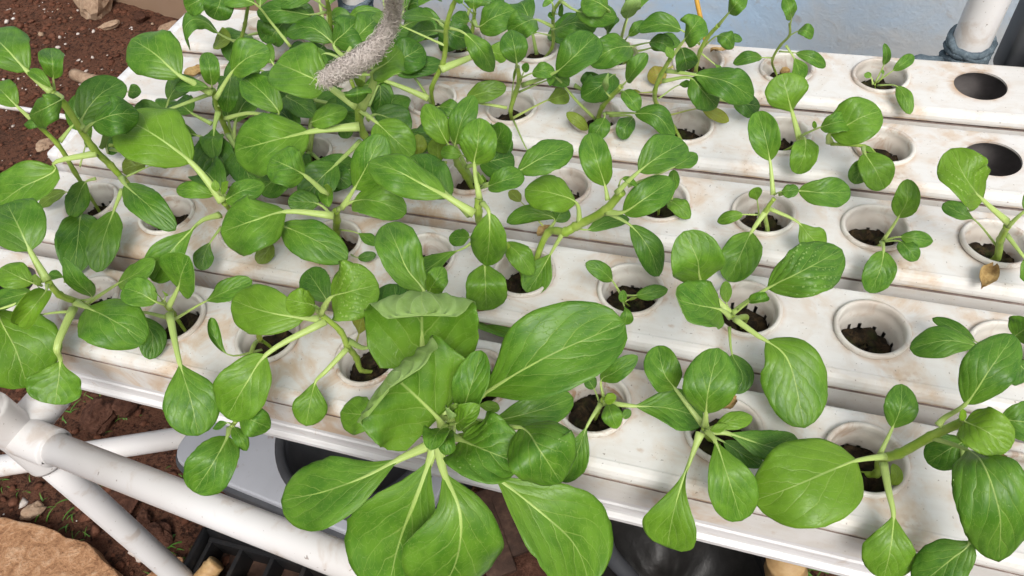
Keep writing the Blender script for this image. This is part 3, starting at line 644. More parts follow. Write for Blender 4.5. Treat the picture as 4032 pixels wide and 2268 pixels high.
L A1 165 o l.95 : 1860,20,10 1570,-30,12 1480,10,12 1390,60,11
L A1 200 o l.8 : 1860,20,10 1680,-20,11.5 1640,50,11.5 1600,142,10
L A1 150 o l.8 b2 : A2/275,350,5 A2/130,170,8 A2/10,30,11 A1/1780,-20,12 A1/1640,-30,11.5
L A2 200 o l.7 : 100,200,4 200,120,5 130,200,5 60,310,3.5
L A2 190 o l.7 : 120,180,4 230,150,5 150,250,4.5 120,315,3
P 1 2|bushy pak choy against the wall with a lobed dark leaf left of the rope
S A2/575,220,2 A2/565,90,5 A2/545,-20,8 4.5
L A2 215 o l.75 : 650,400,3 590,320,5 440,210,6.5 245,230,5.5
L A2 170 o l.8 : 540,90,5 430,110,6 220,80,7.5 20,90,7
L A2 130 o l.75 : 545,60,6 430,-10,8 280,0,8.5 165,10,8
L A2 170 o l.7 : 560,200,3 300,130,4.5 330,100,5 450,150,4
L A2 75 o l.85 : 570,160,3 700,140,4.5 800,80,5.5 960,90,5
L A2 150 o l.6 : 560,260,2 520,340,2.5 420,440,2
P 1 3|pak choy directly behind the rope, mostly hidden dark leaves
S A2/1180,60,4 3
L A2 200 o l.7 : 1180,60,4 1160,50,5 1180,-20,7 1200,-100,8
L A2 150 o l.7 : 1170,100,3 1130,60,5 1220,20,5.5 1250,100,4
P 1 4|upright pak choy with a small top leaf, fourth in the back channel
S A2/1640,230,2.5 A2/1655,100,5 A2/1660,50,6 3.5
L A2 135 o l.9 : 1655,90,6 1650,70,6.5 1650,10,7.5 1645,-50,8
L A2 230 o l.75 : 1650,150,4 1690,200,5 1800,130,6.5 1960,70,6.5
L A2 110 o l.75 : 1640,180,3 1620,160,3.5 1570,150,3.5 1500,110,3.5
L A2 30 v l1.2 : 1650,110,5 1560,20,7 1520,-20,8
L A2 170 o l.6 : 1640,250,2 1540,260,3 1480,290,3 1390,250,3
L A2 170 o l.8 : 1500,-10,15 1480,-30,15.5 1560,-80,16
P 1 5|back channel pak choy with a dark wide leaf each side of its stem
S A3/330,360,1 A3/338,200,5 A3/345,80,8 A3/400,0,10 3.4
L A3 200 o l.85 c-.15 : 338,200,5.5 215,148,7 120,170,8 0,240,6.5
L A3 190 o c-.2 l.8 : 338,220,5 350,220,6 500,170,8 670,200,6.5
L A3 60 o l.8 : 340,150,6 345,130,7 300,120,7.5
L A3 80 o l.8 : 350,100,7.5 375,105,8 410,40,9.5
L A3 130 o l.85 : 345,90,8 330,20,9.5 290,-20,10
L A3 180 o l.7 : 400,10,10 515,80,10.5 650,100,11 820,130,9.5
L A3 26 v l1.3 : 335,270,3 220,245,3.5 190,240,3.5
P 1 6|back channel pak choy with crowded leaves and a curled crinkled leaf
S A3/930,400,2 A3/900,330,4 3.2
L A3 240 o l.9 : 970,410,2 925,350,6 780,370,7.5 610,480,6
L A3 110 o l.75 c.5 q1.5 : 760,300,4 745,235,6 770,170,7.5 800,115,7.5
L A3 140 o l.9 : 850,290,4 890,140,9 940,30,12 980,-60,13
L A3 85 o l.75 : 880,300,4 905,270,5 960,210,6 1040,160,6
L A3 120 o l.65 : 920,350,3.5 1060,320,5 1150,320,5.5 1245,385,4
L A3 130 o l.7 : 950,390,3 1070,360,4 1200,300,5 1300,330,4.5
L A3 200 o l.75 : 760,100,10 750,70,11 680,20,12 560,-20,12
P 1 7|pak choy with a steep narrow leaf on a long stem beside the yellow stick
S A3/1410,540,0 A3/1445,380,4 A3/1500,280,6 A3/1580,190,8 3.6
L A3 135 o l1 p26 : 1580,190,8 1655,100,10 1710,30,11.5 1775,-80,12
L A3 120 o c-.2 l.75 : 1470,350,4.5 1570,270,6.5 1640,280,7 1695,360,5.5
L A3 60 o l.75 : 1600,280,6 1670,270,6.5 1760,300,6
L A3 140 o l.85 : 1440,330,5 1300,225,7.5 1150,180,8.5 980,225,7.5
L A3 30 v l1.2 : 1450,400,4 1550,480,3.5 1610,525,3
P 1 8|slim seedling with a forked stem rising before the wall, back channel
S A4/78,530,-1 A4/62,440,2.5 A4/120,340,5 A4/185,270,7 A4/190,180,9.5 2.2
L A4 102 o l.95 : 190,185,9.5 202,145,10.5 190,70,12 160,-30,12.5
L A4 90 o l.85 : 185,270,7 250,235,8 310,230,8.5 365,275,7.5
L A4 92 o l.85 : 110,385,3.5 235,398,4 350,430,4 460,500,2.5
L A4 125 v l1.05 : 160,340,5.5 220,430,4.5 250,500,3.5 270,610,1.8
L A3 92 o l.85 : A4/62,435,2.5 1910,432,3 1810,430,3.5 1690,475,2.5
P 1 9|tiny seedling with thin leaves in the back channel, cup nearest the empty hole
S A4/830,632,.3 1.4
L A4 58 o l.95 : 830,625,.3 895,490,2.5 920,410,4 900,325,5
L A4 88 o : 840,620,.3 965,530,2 1040,480,2.8 1115,410,3
L A4 105 o c-.2 : 850,640,.3 990,645,1.6 1050,720,1.6 1095,858,.5
L A4 45 o l1.1 : 815,635,.3 800,580,1 750,555,1.2
L A4 20 l l1.1 : 850,620,.3 890,560,1.5 885,520,2
"""
# ================================================================== the setting
GZ = -0.50
def spread(lo, hi, step, far):
    a = list(np.arange(lo, hi+1e-6, step)); d = step; L = []; x = lo
    while x > -far: d *= 1.5; x -= d; L.insert(0, x)
    R = []; d = step; x = a[-1]
    while x < far: d *= 1.5; x += d; R.append(x)
    return L+a+R
def ground_h(x, y):
    p = Vector((x, y, 0)); k = noise.noise(p*3.1)*.014+noise.noise(p*11+Vector((3, 1, 0)))*.008+noise.noise(p*31)*.0055+abs(noise.noise(p*64))*.007
    return GZ+k-.006
gx = spread(-2.3, .7, .014, 24); gy = spread(-.75, 1.25, .014, 24)
V = [(x, y, ground_h(x, y) if (abs(x) < 6 and abs(y) < 6) else GZ-.006) for y in gy for x in gx]; nx = len(gx)
F = [(j*nx+i, j*nx+i+1, (j+1)*nx+i+1, (j+1)*nx+i) for j in range(len(gy)-1) for i in range(nx-1)]
link('ground', mesh('ground', V, F), M['soil'], kind='structure')

# wall behind the table
w0 = np.array([-1.757, 1.166]); w1 = np.array([-1.4708, 1.103]); wd = nrm(w1-w0); wn_ = np.array([wd[1], -wd[0]])   # towards the table
def wpt(s, off=0.0): return w0+wd*s+wn_*(-off)
mb = MB()
ss = np.linspace(-3.2, 6.5, 98); zs = np.linspace(GZ-.1, 1.9, 25); V = []
for z in zs:
    for s_ in ss:
        q = wpt(s_, .004*noise.noise(Vector((s_*5, z*5, 2)))); V.append((q[0], q[1], z))
n_ = len(ss); Ff = [(j*n_+i, j*n_+i+1, (j+1)*n_+i+1, (j+1)*n_+i) for j in range(len(zs)-1) for i in range(n_-1)]
mb.add(V, Ff)
a, b = wpt(ss[0], .15), wpt(ss[-1], .15); a2, b2 = wpt(ss[0]), wpt(ss[-1]); zt, zb = zs[-1], zs[0]
mb.add([(*a2, zt), (*b2, zt), (*b, zt), (*a, zt), (*a, zb), (*b, zb), (*a2, zb), (*b2, zb)], [(0, 1, 2, 3), (3, 2, 5, 4), (0, 3, 4, 6), (1, 7, 5, 2)])
mb.build('painted_wall', M['wall'], label='blue grey painted wall stained with mud behind the plant table', cat='wall')

# ================================================================== growing channels
YS = [0.344658, 0.223614, 0.104254, -0.015993, -0.139179]
SP = [0.100406, 0.100016, 0.100320, 0.101461, 0.102311]
OFF = [-0.676478, -0.670607, -0.680779, -0.693747, -0.705287]
def px(g, i): return OFF[g-1]+SP[g-1]*i
XL, XR = -0.706, 0.80
WORD = {1: 'back', 2: 'second from back', 3: 'middle', 4: 'second from front', 5: 'front'}
HOLE_R = .0262
def rectray(th, hx, yl, yh):
    c, s_ = math.cos(th), math.sin(th); t = 1e9
    if c > 1e-9: t = min(t, hx/c)
    if c < -1e-9: t = min(t, -hx/c)
    if s_ > 1e-9: t = min(t, yh/s_)
    if s_ < -1e-9: t = min(t, yl/s_)
    return (t*c, t*s_)
def holes(g): return [px(g, i) for i in range(1, 15) if px(g, i) < XR-.06]
for g in range(1, 6):
    yc = YS[g-1]; yF, yB = yc-.0555, yc+.044; xl = XL-.004*((g*7) % 3-1); xr = XR
    ch = empty('growing_channel', (xl, yF, -.081), label=f'white plastic growing channel with round holes, {WORD[g]} of the five channels', cat='channel', group='parallel growing channels')
    off = np.array([xl, yF, -.081])
    dirt_v = []; mb = MB(); yl, yh = yF+.011, yB-.006; hs_ = holes(g); NS = 48
    edges = [xl]+[(hs_[k]+hs_[k+1])/2 for k in range(len(hs_)-1)]+[xr]
    edges[0] = hs_[0]-.05; edges[-1] = hs_[-1]+.05
    angs = [2*math.pi*k/NS for k in range(NS)]
    for k, hx in enumerate(hs_):
        x0, x1 = edges[k], edges[k+1]; ring_o = []; A = []
        corner = [math.atan2(sy-yc, sx-hx) % (2*math.pi) for sx in (x0, x1) for sy in (yl, yh)]
        A = sorted(angs+corner); n = len(A); V = []
        for th in A:
            c_, s_ = math.cos(th), math.sin(th); t = 1e9
            t = min(t, ((x1-hx)/c_) if c_ > 1e-9 else ((x0-hx)/c_) if c_ < -1e-9 else 1e9); t = min(t, ((yh-yc)/s_) if s_ > 1e-9 else ((yl-yc)/s_) if s_ < -1e-9 else 1e9)
            V.append((hx+t*c_, yc+t*s_, 0))
        V += [(hx+r_*math.cos(th), yc+r_*math.sin(th), z_) for r_, z_ in ((.0345, 0), (HOLE_R, 0), (HOLE_R, -.0022)) for th in A]
        Fq = [(q*n+j, q*n+(j+1) % n, (q+1)*n+(j+1) % n, (q+1)*n+j) for q in range(3) for j in range(n)]
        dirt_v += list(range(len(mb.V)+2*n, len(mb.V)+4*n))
        mb.add([np.array(v)-off for v in V], Fq)
    for xa, xb in ((xl, edges[0]), (edges[-1], xr)):
        mb.add([np.array(v)-off for v in ((xa, yl, 0), (xb, yl, 0), (xb, yh, 0), (xa, yh, 0))], [(0, 1, 2, 3)])
    front = [(yl, 0), (yF+.0095, .0004), (yF+.006, -.0004), (yF+.0028, -.0025), (yF+.0008, -.0055), (yF, -.0085), (yF, -.0112), (yF+.0042, -.0118), (yF+.0042, -.0140), (yF+.0004, -.0146), (yF-.0004, -.046)]
    back = [(yh, 0), (yB-.003, -.0006), (yB-.0008, -.003), (yB, -.006), (yB, -.046)]
    xs = np.linspace(xl, xr, 31)
    for prof, rev in ((front, False), (back, True)):
        V = []; m = len(prof)
        if not rev:
            dirt_v += [len(mb.V)+i*m+j for i in range(len(xs)) for j in (6, 7, 8)]; groove = {len(mb.F)+i*(m-1)+j for i in range(len(xs)-1) for j in (6, 7, 8)}  # groove faces and edge take the painted shadow line
        for x in xs:
            wob = .0006*noise.noise(Vector((x*9, g*3.1, 0)))
            for y, z in prof: V.append(np.array((x, y, z+(wob if z < -.001 else 0)))-off)
        Fq = [(i*m+j, i*m+j+1, (i+1)*m+j+1, (i+1)*m+j) for i in range(len(xs)-1) for j in range(m-1)]
        mb.add(V, Fq if not rev else [f[::-1] for f in Fq])
    lm_ = mesh('lid', mb.V, mb.F, False); link('lid', lm_, [M['channel'], M['groove_shade']], ch); lm_.polygons.foreach_set('material_index', [1 if k in groove else 0 for k in range(len(lm_.polygons))]); da = lm_.attributes.new('dirt', 'FLOAT', 'POINT'); dv = np.zeros(len(mb.V)); dv[dirt_v] = 1.0; da.data.foreach_set('value', dv)
    mb = MB(); bas = [(yF+.0022, -.0455), (yF+.0022, -.058), (yF+.0008, -.0595), (yF+.0008, -.0735), (yF-.0035, -.0755), (yF-.0035, -.0805), (yF+.004, -.081), (yB-.001, -.081), (yB-.001, -.0455), (yB-.0035, -.004), (yB-.0045, -.004), (yB-.0045, -.078), (yF+.0065, -.078), (yF+.0065, -.0165), (yF+.0055, -.0165)]
    V = []; m = len(bas)
    for x in xs:
        for y, z in bas: V.append(np.array((x, y, z))-off)
    mb.add(V, [(i*m+j, i*m+(j+1) % m, (i+1)*m+(j+1) % m, (i+1)*m+j) for i in range(len(xs)-1) for j in range(m)])
    tm_ = mesh('trough', mb.V, mb.F, False); link('trough', tm_, [M['side'], M['inner_shade']], ch)
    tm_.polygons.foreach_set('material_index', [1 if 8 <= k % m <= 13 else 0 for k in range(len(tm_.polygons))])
    for xe, sg in ((xl, -1), (xr, 1)):
        c = MB().box(np.array((xe+sg*.004, (yF+yB)/2, -.0395))-off, (.0085, (yB-yF)/2+.0018, .0415)).build('end_cap', M['side'], ch, smooth=True); bevel(c, .006, 4)

# ================================================================== net cups with growing medium
def cup_mesh():
    mb = MB(); n = 48
    prof = [(.0300, .0002), (.0304, .0020), (.0300, .0040), (.0288, .0047), (.0272, .0045), (.0262, .0032), (.0256, -.0010), (.0253, -.0060), (.0246, -.0068), (.0240, -.0155), (.0236, -.0213), (.0224, -.0320), (.0212, -.0440), (.0120, -.0440), (.0, -.0440)]
    mb.lathe(prof, n, skip=lambda i, k: i == 10 and k % 7 in (1, 4))
    mb.lathe([(.0300, .0005), (.0262, .0004), (.0258, -.004), (.0250, -.0190)], n)
    return mesh('net_cup', mb.V, mb.F)
cup_me = cup_mesh(); cup_me.materials.append(M['cup'])
med_me = []
for k in range(5):
    mb = MB(); n = 28; V = [(0, 0, 0)]; rr = [.004, .008, .012, .016, .0200, .0229]
    for j, r in enumerate(rr):
        for a in range(n):
            th = 2*math.pi*a/n; x, y = r*math.cos(th), r*math.sin(th)
            V.append((x, y, .0075*noise.noise(Vector((x*110, y*110, k*7)))+.0045*noise.noise(Vector((x*300, y*300, k)))+(-.003 if j == 5 else 0)))
    F = [(0, 1+a, 1+(a+1) % n) for a in range(n)]+[(1+j*n+a, 1+j*n+(a+1) % n, 1+(j+1)*n+(a+1) % n, 1+(j+1)*n+a) for j in range(5) for a in range(n)]
    V2 = [(.0215*math.cos(2*math.pi*a/n), .0215*math.sin(2*math.pi*a/n), -.018) for a in range(n)]; b0 = len(V); V += V2
    F += [(b0-n+a, b0-n+(a+1) % n, b0+(a+1) % n, b0+a)[::-1] for a in range(n)]
    F = [f[::-1] if len(f) == 4 and f[0] >= b0-n else f for f in F]; F += [tuple(range(b0+n-1, b0-1, -1))]
    m_ = mesh('growing_medium', V, F); m_.materials.append(M['medium']); med_me.append(m_)
ORD = ['', 'first', 'second', 'third', 'fourth', 'fifth', 'sixth', 'seventh', 'eighth', 'ninth', 'tenth']
RIM = {(4, 9): 'white net cup without a plant, clean rim, second from right in its channel', (3, 9): 'white net cup stained brown inside, holding a paddle leaved seedling',
       (4, 7): 'white net cup with a brown worn rim around the tiny four leaved seedling', (1, 9): 'white net cup nearest the empty hole of the back channel',
       (2, 9): 'grimy pinkish net cup nearest the empty hole of the second channel from back'}
MED_Z = -.0188; LOWFILL = {(4, 8), (4, 9)}
for g in range(1, 6):
    lo, hi = {1: (1, 9), 2: (1, 9), 3: (1, 10), 4: (1, 10), 5: (2, 10)}[g]
    for i in range(lo, hi+1):
        o = bpy.data.objects.new('net_cup', cup_me); COL.objects.link(o); o.location = (px(g, i), YS[g-1], 0)
        o.rotation_euler = (rnd.uniform(-.05, .05), rnd.uniform(-.05, .05), rnd.uniform(0, 6.28))
        tag(o, RIM.get((g, i), f'white net cup in the {WORD[g]} channel, {ORD[i-lo+1]} cup from its left end'), 'cup', 'net cups set in the channel holes')

# ================================================================== plants
PROF = {'o': (1.02, .64, .50), 'v': (1.30, .92, .48), 's': (1.7, 1.6, .52), 'r': (.95, .52, .5), 'l': (.95, 1.0, .85), 'c': (.80, .42, .5), 'f': (2.3, 1.15, .42), 'h': (.62, .40, .22), 'b': (.98, .40, .16)}
def halfw(kind, t):
    a, b1, b2 = PROF[kind]; tm = .5**(1/a)
    return math.sin(math.pi*min(1, max(0, t))**a)**(b1 if t < tm else b2) if 0 < t < 1 else 0.0
def leaf(plant, base, w, kind, opt, pts, fr, P3=None):
    c = opt.get('c', rnd.choice((-.22, -.12, .05, .1, .16, .24))); roll = math.radians(opt.get('r', rnd.uniform(-10, 10))); li = opt.get('l', 1.0); ye = opt.get('y', 0.0); qu = opt.get('q', .75)
    pw = opt.get('p', min(52, max(12, w*FR[fr][2]/.53*.14)))*(.53 if 'p' not in opt else FR[fr][2])
    P = P3 if P3 is not None else [atz(f, x, y, z/100.) for f, x, y, z in pts]; nb = 1
    if len(P) >= 6 and kind not in 'co': nb = 1
    if 'b' in opt: nb = min(int(opt['b']), len(P)-2)
    NSEG = 10; C = catmull(P, NSEG); i0 = nb*NSEG
    # resample the blade by length
    B = np.array(C[i0:]); d = np.r_[0, np.cumsum(np.linalg.norm(np.diff(B, axis=0), axis=1))]; L = d[-1]
    NL = 26 if w*FR[fr][2] > 70 else 16; NW = 44 if 'k' in opt else 16 if w*FR[fr][2] > 70 else 8
    ts = np.linspace(0, 1, NL+1)**.9; ts[-1] = 1
    mid = np.stack([np.interp(ts*L, d, B[:, k]) for k in range(3)], 1)
    if len(P) == 3: pass
    Tn = np.gradient(mid, axis=0); Tn = Tn/np.linalg.norm(Tn, axis=1)[:, None]
    im = int(NL*.35); tm = nrm(mid[im+3]-mid[max(0, im-5)]); cen = mid[int(NL*.5)]
    view = nrm(CAM-cen); N0 = nrm(.5*np.array([0, 0, 1.])+.6*view); L0 = np.cross(tm, N0)
    if np.linalg.norm(L0) < .25: L0 = np.cross(tm, nrm(view+np.array([.0, .6, .4])))
    L0 = nrm(L0); n_ = np.cross(L0, tm); L0 = L0*math.cos(roll)+n_*math.sin(roll)
    depth = (cen-CAM)@(RM@np.array([0, 0, -1.])); lp = math.sqrt(max(.25, 1-(L0@view)**2))
    hw = w*FR[fr][2]*depth/FPX/2/lp*1.03
    ragk = rnd.choice((0, 0, 0, .02, .05)); seed = rnd.uniform(0, 90); wv = rnd.uniform(.04, .13)*opt.get('q', 1.0); fold = rnd.uniform(.03, .20); asym = rnd.uniform(-.06, .06); fq = rnd.uniform(9, 15)
    us = np.linspace(-1, 1, NW+1); Vt = []; uv = []; Nn = []
    for j in range(NL+1):
        t = ts[j]; T = Tn[j]; Lj = nrm(L0-(L0@T)*T); N = np.cross(Lj, T); h = max(halfw(kind, t)*hw, .0004)
        for u in us:
            au = abs(u); hh = h*(1+asym*np.sign(u)*math.sin(math.pi*t)); rag = 1+.028*noise.noise(Vector((t*9, u*3, seed)))+.018*noise.noise(Vector((t*34, u, seed)))+ragk*noise.noise(Vector((t*23, u*2, seed+9)))
            ang = c*au*1.1; lat = u*hh*rag*(math.cos(ang*.9))
            up = hh*(c*u*u*.9+fold*au*(1-.5*au))+hw*wv*au**2.2*math.sin(t*fq+seed+(1.7 if u > 0 else 0))*math.sin(math.pi*min(1, t*1.05+.02))
            up += hw*.035*noise.noise(Vector((u*1.6+seed, t*4, seed)))*math.sin(math.pi*t)
            ph = (t*4.6-au**1.05*2.7)*2*math.pi+(math.pi if u > 0 else 0); up += hw*(.010 if qu < 1.15 else .022 if qu < 1.55 else .034)*qu*math.cos(ph)*math.sin(math.pi*min(1, t))*min(1, au*4)*(1 if NW > 10 else .4)
            if 'k' in opt: up += hw*opt['k']*(math.sin(u*21+seed+2.2*noise.noise(Vector((u*4, t*3, seed))))*.6+1.1*noise.noise(Vector((u*6, t*5, seed))))*max(0, min(1, (t-.45)*4))*(.35+.65*au)
            Vt.append(mid[j]+Lj*lat+N*up); uv.append((u*.5+.5, t)); Nn.append(N)
    Vt = np.array(Vt); Nn = np.array(Nn); n = NW+1; th = .00035+hw*.004
    F = [(j*n+i, j*n+i+1, (j+1)*n+i+1, (j+1)*n+i) for j in range(NL) for i in range(NW)]; K = len(Vt)
    FB = [tuple(q+K for q in f[::-1]) for f in F]
    bd = [j*n for j in range(NL+1)]+[NL*n+i for i in range(1, n)]+[j*n+NW for j in range(NL-1, -1, -1)]+[i for i in range(NW-1, 0, -1)]
    FE = [(bd[k], bd[(k+1) % len(bd)], bd[(k+1) % len(bd)]+K, bd[k]+K) for k in range(len(bd))]
    Va = np.concatenate([Vt, Vt-Nn*th])-base; uva = uv+uv
    me = mesh('leaf', Va, F+FB+FE); ul = me.uv_layers.new(name='uv'); vi = np.empty(len(me.loops), int); me.loops.foreach_get('vertex_index', vi)
    ul.data.foreach_set('uv', np.array(uva, float)[vi].ravel()); mi = np.zeros(len(me.polygons), int); mi[len(F):] = 1
    o = link('leaf', me, [M['leaf'], M['under']], plant); me.polygons.foreach_set('material_index', mi)
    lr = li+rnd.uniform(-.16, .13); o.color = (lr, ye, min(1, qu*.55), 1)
    # petiole running on into the midrib
    pm = []; pr = []; r0 = pw*depth/FPX/2
    A = np.array(C[:i0+1])
    for k in range(0, len(A), 2): s_ = k/max(1, len(A)-1); pm.append(A[k]); pr.append(r0*(1.35-.65*s_**.8))
    if np.linalg.norm(pm[-1]-mid[0]) > 1e-6: pm.append(mid[0]); pr.append(r0*.7)
    for j in range(1, int(NL*.9)):
        t = ts[j]; N = np.cross(nrm(L0-(L0@Tn[j])*Tn[j]), Tn[j]); rr = r0*.66*max(.0, 1-t/.9)**(1.5 if 'p' in opt else 2.1); pm.append(mid[j]-N*(th*.5+rr*.25)); pr.append(max(rr, .00010))
    mb = MB().tube([q-base for q in pm], pr, 10, flat=.62, up=N0); me2 = mesh('petiole', mb.V, mb.F)
    ul = me2.uv_layers.new(name='uv'); vi = np.empty(len(me2.loops), int); me2.loops.foreach_get('vertex_index', vi); m_ = len(pm)
    uvp = np.array([((k % 10)/10., (k//10)/max(1, m_-1)) for k in range(m_*10)]); ul.data.foreach_set('uv', uvp[vi].ravel())
    q = link('petiole', me2, M['petiole'], o); q.color = (min(lr, 1.0), ye, .5, 1)
    return o
def parse_pt(tok, fr):
    if '/' in tok: fr, tok = tok.split('/')
    x, y, z = map(float, tok.split(',')); return fr, x, y, z
plant = None; PL = {}; up_ = np.array([0, 0, 1.])
for line in PLANTS.strip().splitlines():
    k = line[0]
    if k == 'P':
        hd, lab = line[2:].split('|'); g, i = map(int, hd.split()); base = np.array([px(g, i), YS[g-1], MED_Z-(.006 if (g, i) in LOWFILL else (g*5+i*3) % 4*.0009)])
        plant = empty('pak_choy', base, label=lab, cat='plant', group='pak choy growing in the channels'); PL[(g, i)] = (plant, base)
        if not (lab.startswith('tall central') or False):
            md = bpy.data.objects.new('growing_medium', med_me[(g*3+i) % 5]); COL.objects.link(md); md.parent = plant; md.rotation_euler = (0, 0, rnd.uniform(0, 6))
    elif k == 'S':
        tk = line[2:].split(); r = float(tk[-1])/1000.; P = [base.copy()-np.array([0, 0, .004])]+[atz(*parse_pt(q, 'F')[:3], parse_pt(q, 'F')[3]/100.) for q in tk[:-1]]
        C = catmull(P, 8); rr = [r*(.62+.38*min(1, s_/(len(C)*.35)))*(1-.3*max(0, s_/len(C)-.5))*.66*(1+.22*max(0, math.cos(s_*2*math.pi/8))**8+.03*math.sin(s_*1.7)) for s_ in range(len(C))]
        MB().tube([q-base for q in C], rr, 12).build('stem', M['stem'], plant)
    elif k == 'L':
        hd, ps = line[2:].split(':'); tk = hd.split(); fr = tk[0]; w = float(tk[1]); kind = tk[2]; opt = {q[0]: float(q[1:]) for q in tk[3:]}
        leaf(plant, base, w, kind, opt, [parse_pt(q, fr) for q in ps.split()], fr)
# lower leaves of the crowded plants at the back left
for (g, i), n in {(1, 2): 5, (1, 3): 6, (1, 4): 2, (1, 5): 1, (1, 6): 2, (1, 1): 3, (2, 2): 4, (2, 3): 4, (2, 4): 1, (3, 1): 4, (3, 2): 5, (3, 3): 4, (3, 4): 3, (3, 5): 1, (4, 3): 1}.items():
    pl, b_ = PL[(g, i)]; a0 = rnd.uniform(0, 6.28)
    for k in range(n):
        a = a0+k*2.4+rnd.uniform(-.4, .4); d = np.array([math.cos(a), math.sin(a), 0]); L = rnd.uniform(.040, .062); pt = rnd.uniform(.016, .034); z0 = rnd.uniform(.018, .040)+(.02 if k % 3 == 0 else 0)
        P3 = [b_+np.array([0, 0, .012]), b_+d*pt+up_*(z0+.006), b_+d*(pt+L*.5)+up_*(z0+.018), b_+d*(pt+L)+up_*(z0+rnd.uniform(-.006, .016))]
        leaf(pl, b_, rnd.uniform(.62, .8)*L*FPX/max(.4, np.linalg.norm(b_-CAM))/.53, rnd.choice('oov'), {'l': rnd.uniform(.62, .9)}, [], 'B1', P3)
for g, i, lab in ((4, 9, 'dark mossy plug in the net cup that has no plant'), (3, 6, 'dark plug in the middle channel cup hidden under broad leaves right of centre')):
    o = bpy.data.objects.new('growing_medium', med_me[g % 5]); COL.objects.link(o); o.location = (px(g, i), YS[g-1], MED_Z-.006); tag(o, lab, 'plug')

# ================================================================== pipe frame under the channels
def seg(a, b, n=2): return [np.array(a)+(np.array(b)-np.array(a))*k/(n-1) for k in range(n)]
J = atz('F', 46, 1092, -.100); fz = -.100; R0 = .0158
rail_end = atz('F', 900, 1424, fz); rd = nrm(rail_end-J); RE = J+rd*1.25
yd = np.array([0., 1, 0]); up = np.array([0, 0, 1.]); yd = nrm(np.array([-rd[1], rd[0], 0]))
frame = empty('plant_table', (J[0], J[1], GZ), label='white plastic pipe frame carrying the channels', cat='frame'); fb = np.array([J[0], J[1], GZ])
def fpart(name, a, b, r=R0): return MB().tube([q-fb for q in seg(a, b, 6)], r, 28).build(name, M['pvc'], frame)
fpart('front_rail', J+rd*.02, RE); fpart('cross_bar', J+yd*.02, J+yd*.72); fpart('cross_bar', RE+yd*.02, RE+yd*.72)
leg_end = atz('F', 400, 1470, -.36); ld = nrm(leg_end-J); ld = nrm(.35*ld+.65*np.array([0, 0, -1.])); LG = J+ld*((GZ-.02-J[2])/ld[2])
fpart('leg', J+ld*.02, LG, R0*.97)
for q in (RE, J+yd*.70, RE+yd*.70): fpart('leg', q-up*.02, q*np.array([1, 1, 0])+up*(GZ-.02), R0*.97)
fpart('back_rail', J+yd*.70, RE+yd*.70)
def fitting(c, dirs, lens=.045, ra=.0202):
    mb = MB()
    for d in dirs:
        d = nrm(np.array(d)); P = [c-d*.004, c+d*lens*.55, c+d*lens*.93, c+d*lens, c+d*lens*1.001, c+d*lens*.9]; mb.tube([q-fb for q in P], [ra*1.0, ra, ra, ra*.975, ra*.84, ra*.82], 36, cap=False)
    s_ = MB(); m_ = 12
    V = []; n = 24
    for i in range(m_+1):
        ph = math.pi*i/m_
        for k in range(n): V.append(c-fb+ra*1.02*np.array([math.sin(ph)*math.cos(2*math.pi*k/n), math.sin(ph)*math.sin(2*math.pi*k/n), math.cos(ph)]))
    mb.add(V, [(i*n+k, (i+1)*n+k, (i+1)*n+(k+1) % n, i*n+(k+1) % n) for i in range(m_) for k in range(n)])
    return mb.build('pipe_fitting', M['pvc'], frame)
fitting(J, [rd, yd, up, ld], .052); fpart('riser', J+up*.02, J+up*.050, .0188)
fitting(RE, [-rd, yd, up*-1]); fitting(J+yd*.70, [rd, -yd, -up]); fitting(RE+yd*.70, [-rd, -yd, -up])
# lower brace crossing behind the corner
la, lb = atz('F', 0, 1172, -.38), atz('F', 600, 1078, -.38); dl = lb-la
MB().tube(seg(la-dl*.35, lb+dl*.75, 6), R0, 28).build('brace_pipe', M['pvc'], label='off white pipe running level below the front rail into the shade', cat='pipe')

# posts tied behind the back channel
def post(fr, x0, y0, x1, y1, Y, r, label, tie):
    a = aty(fr, x0, y0, Y); b = aty(fr, x1, y1, Y); d = nrm(b-a); d = nrm(np.array([d[0]*.6, d[1], d[2]])) if abs(d[0]) > .4 else d
    r_ = empty('pipe_post', (a[0], a[1], GZ), label=label, cat='post'); o = np.array([a[0], a[1], GZ]); bot = a-d*((a[2]-GZ)/d[2]); top = a+d*1.1
    MB().tube([q-o for q in seg(bot, top, 8)], r, 28).build('pipe', M['pvc'], r_)
    mb = MB()
    for k in range(7):
        P = []; z0 = -.028+.010*k*.7
        for s_ in range(25):
            th = 2*math.pi*s_/24; rr = r*(1.10+.10*noise.noise(Vector((k, s_*.6, 1)))); P.append(a+d*(z0+.006*math.sin(th+k)+.003*noise.noise(Vector((s_*.5, k, 3))))+np.array([rr*math.cos(th), rr*math.sin(th), 0]))
        mb.tube([q-o for q in P], .0042, 8)
    if tie:
        for k in range(3):
            P = [a+np.array([-r*1.05-.012*s_*(1+.1*k), -.004*k, -.014+.002*k-.002*s_*s_*.3+.004*noise.noise(Vector((s_*.7, k, 9)))]) for s_ in range(6)]; mb.tube([q-o for q in P], [.006, .006, .0055, .005, .004, .002], 8)
    mb.build('cloth_tie', M['cloth'], r_); return r_
post('A4', 1520, 385, 1690, 0, .425, .0205, 'white pipe post tied with grey cloth behind the back channel at right', True)
post('A2', 765, 40, 790, -120, .430, .0200, 'white pipe post seen end on behind the back left leaves', False)

# yellow stick leaning on the wall side
a, b = aty('A3', 1482, 300, .455), aty('A3', 1415, -10, .475); d = b-a
MB().tube(seg(a-d*1.9, b+d*2.2, 12), .0030, 12).build('yellow_stick', M['yellow'], label='thin yellow stick standing between the back channel and the wall', cat='stick')

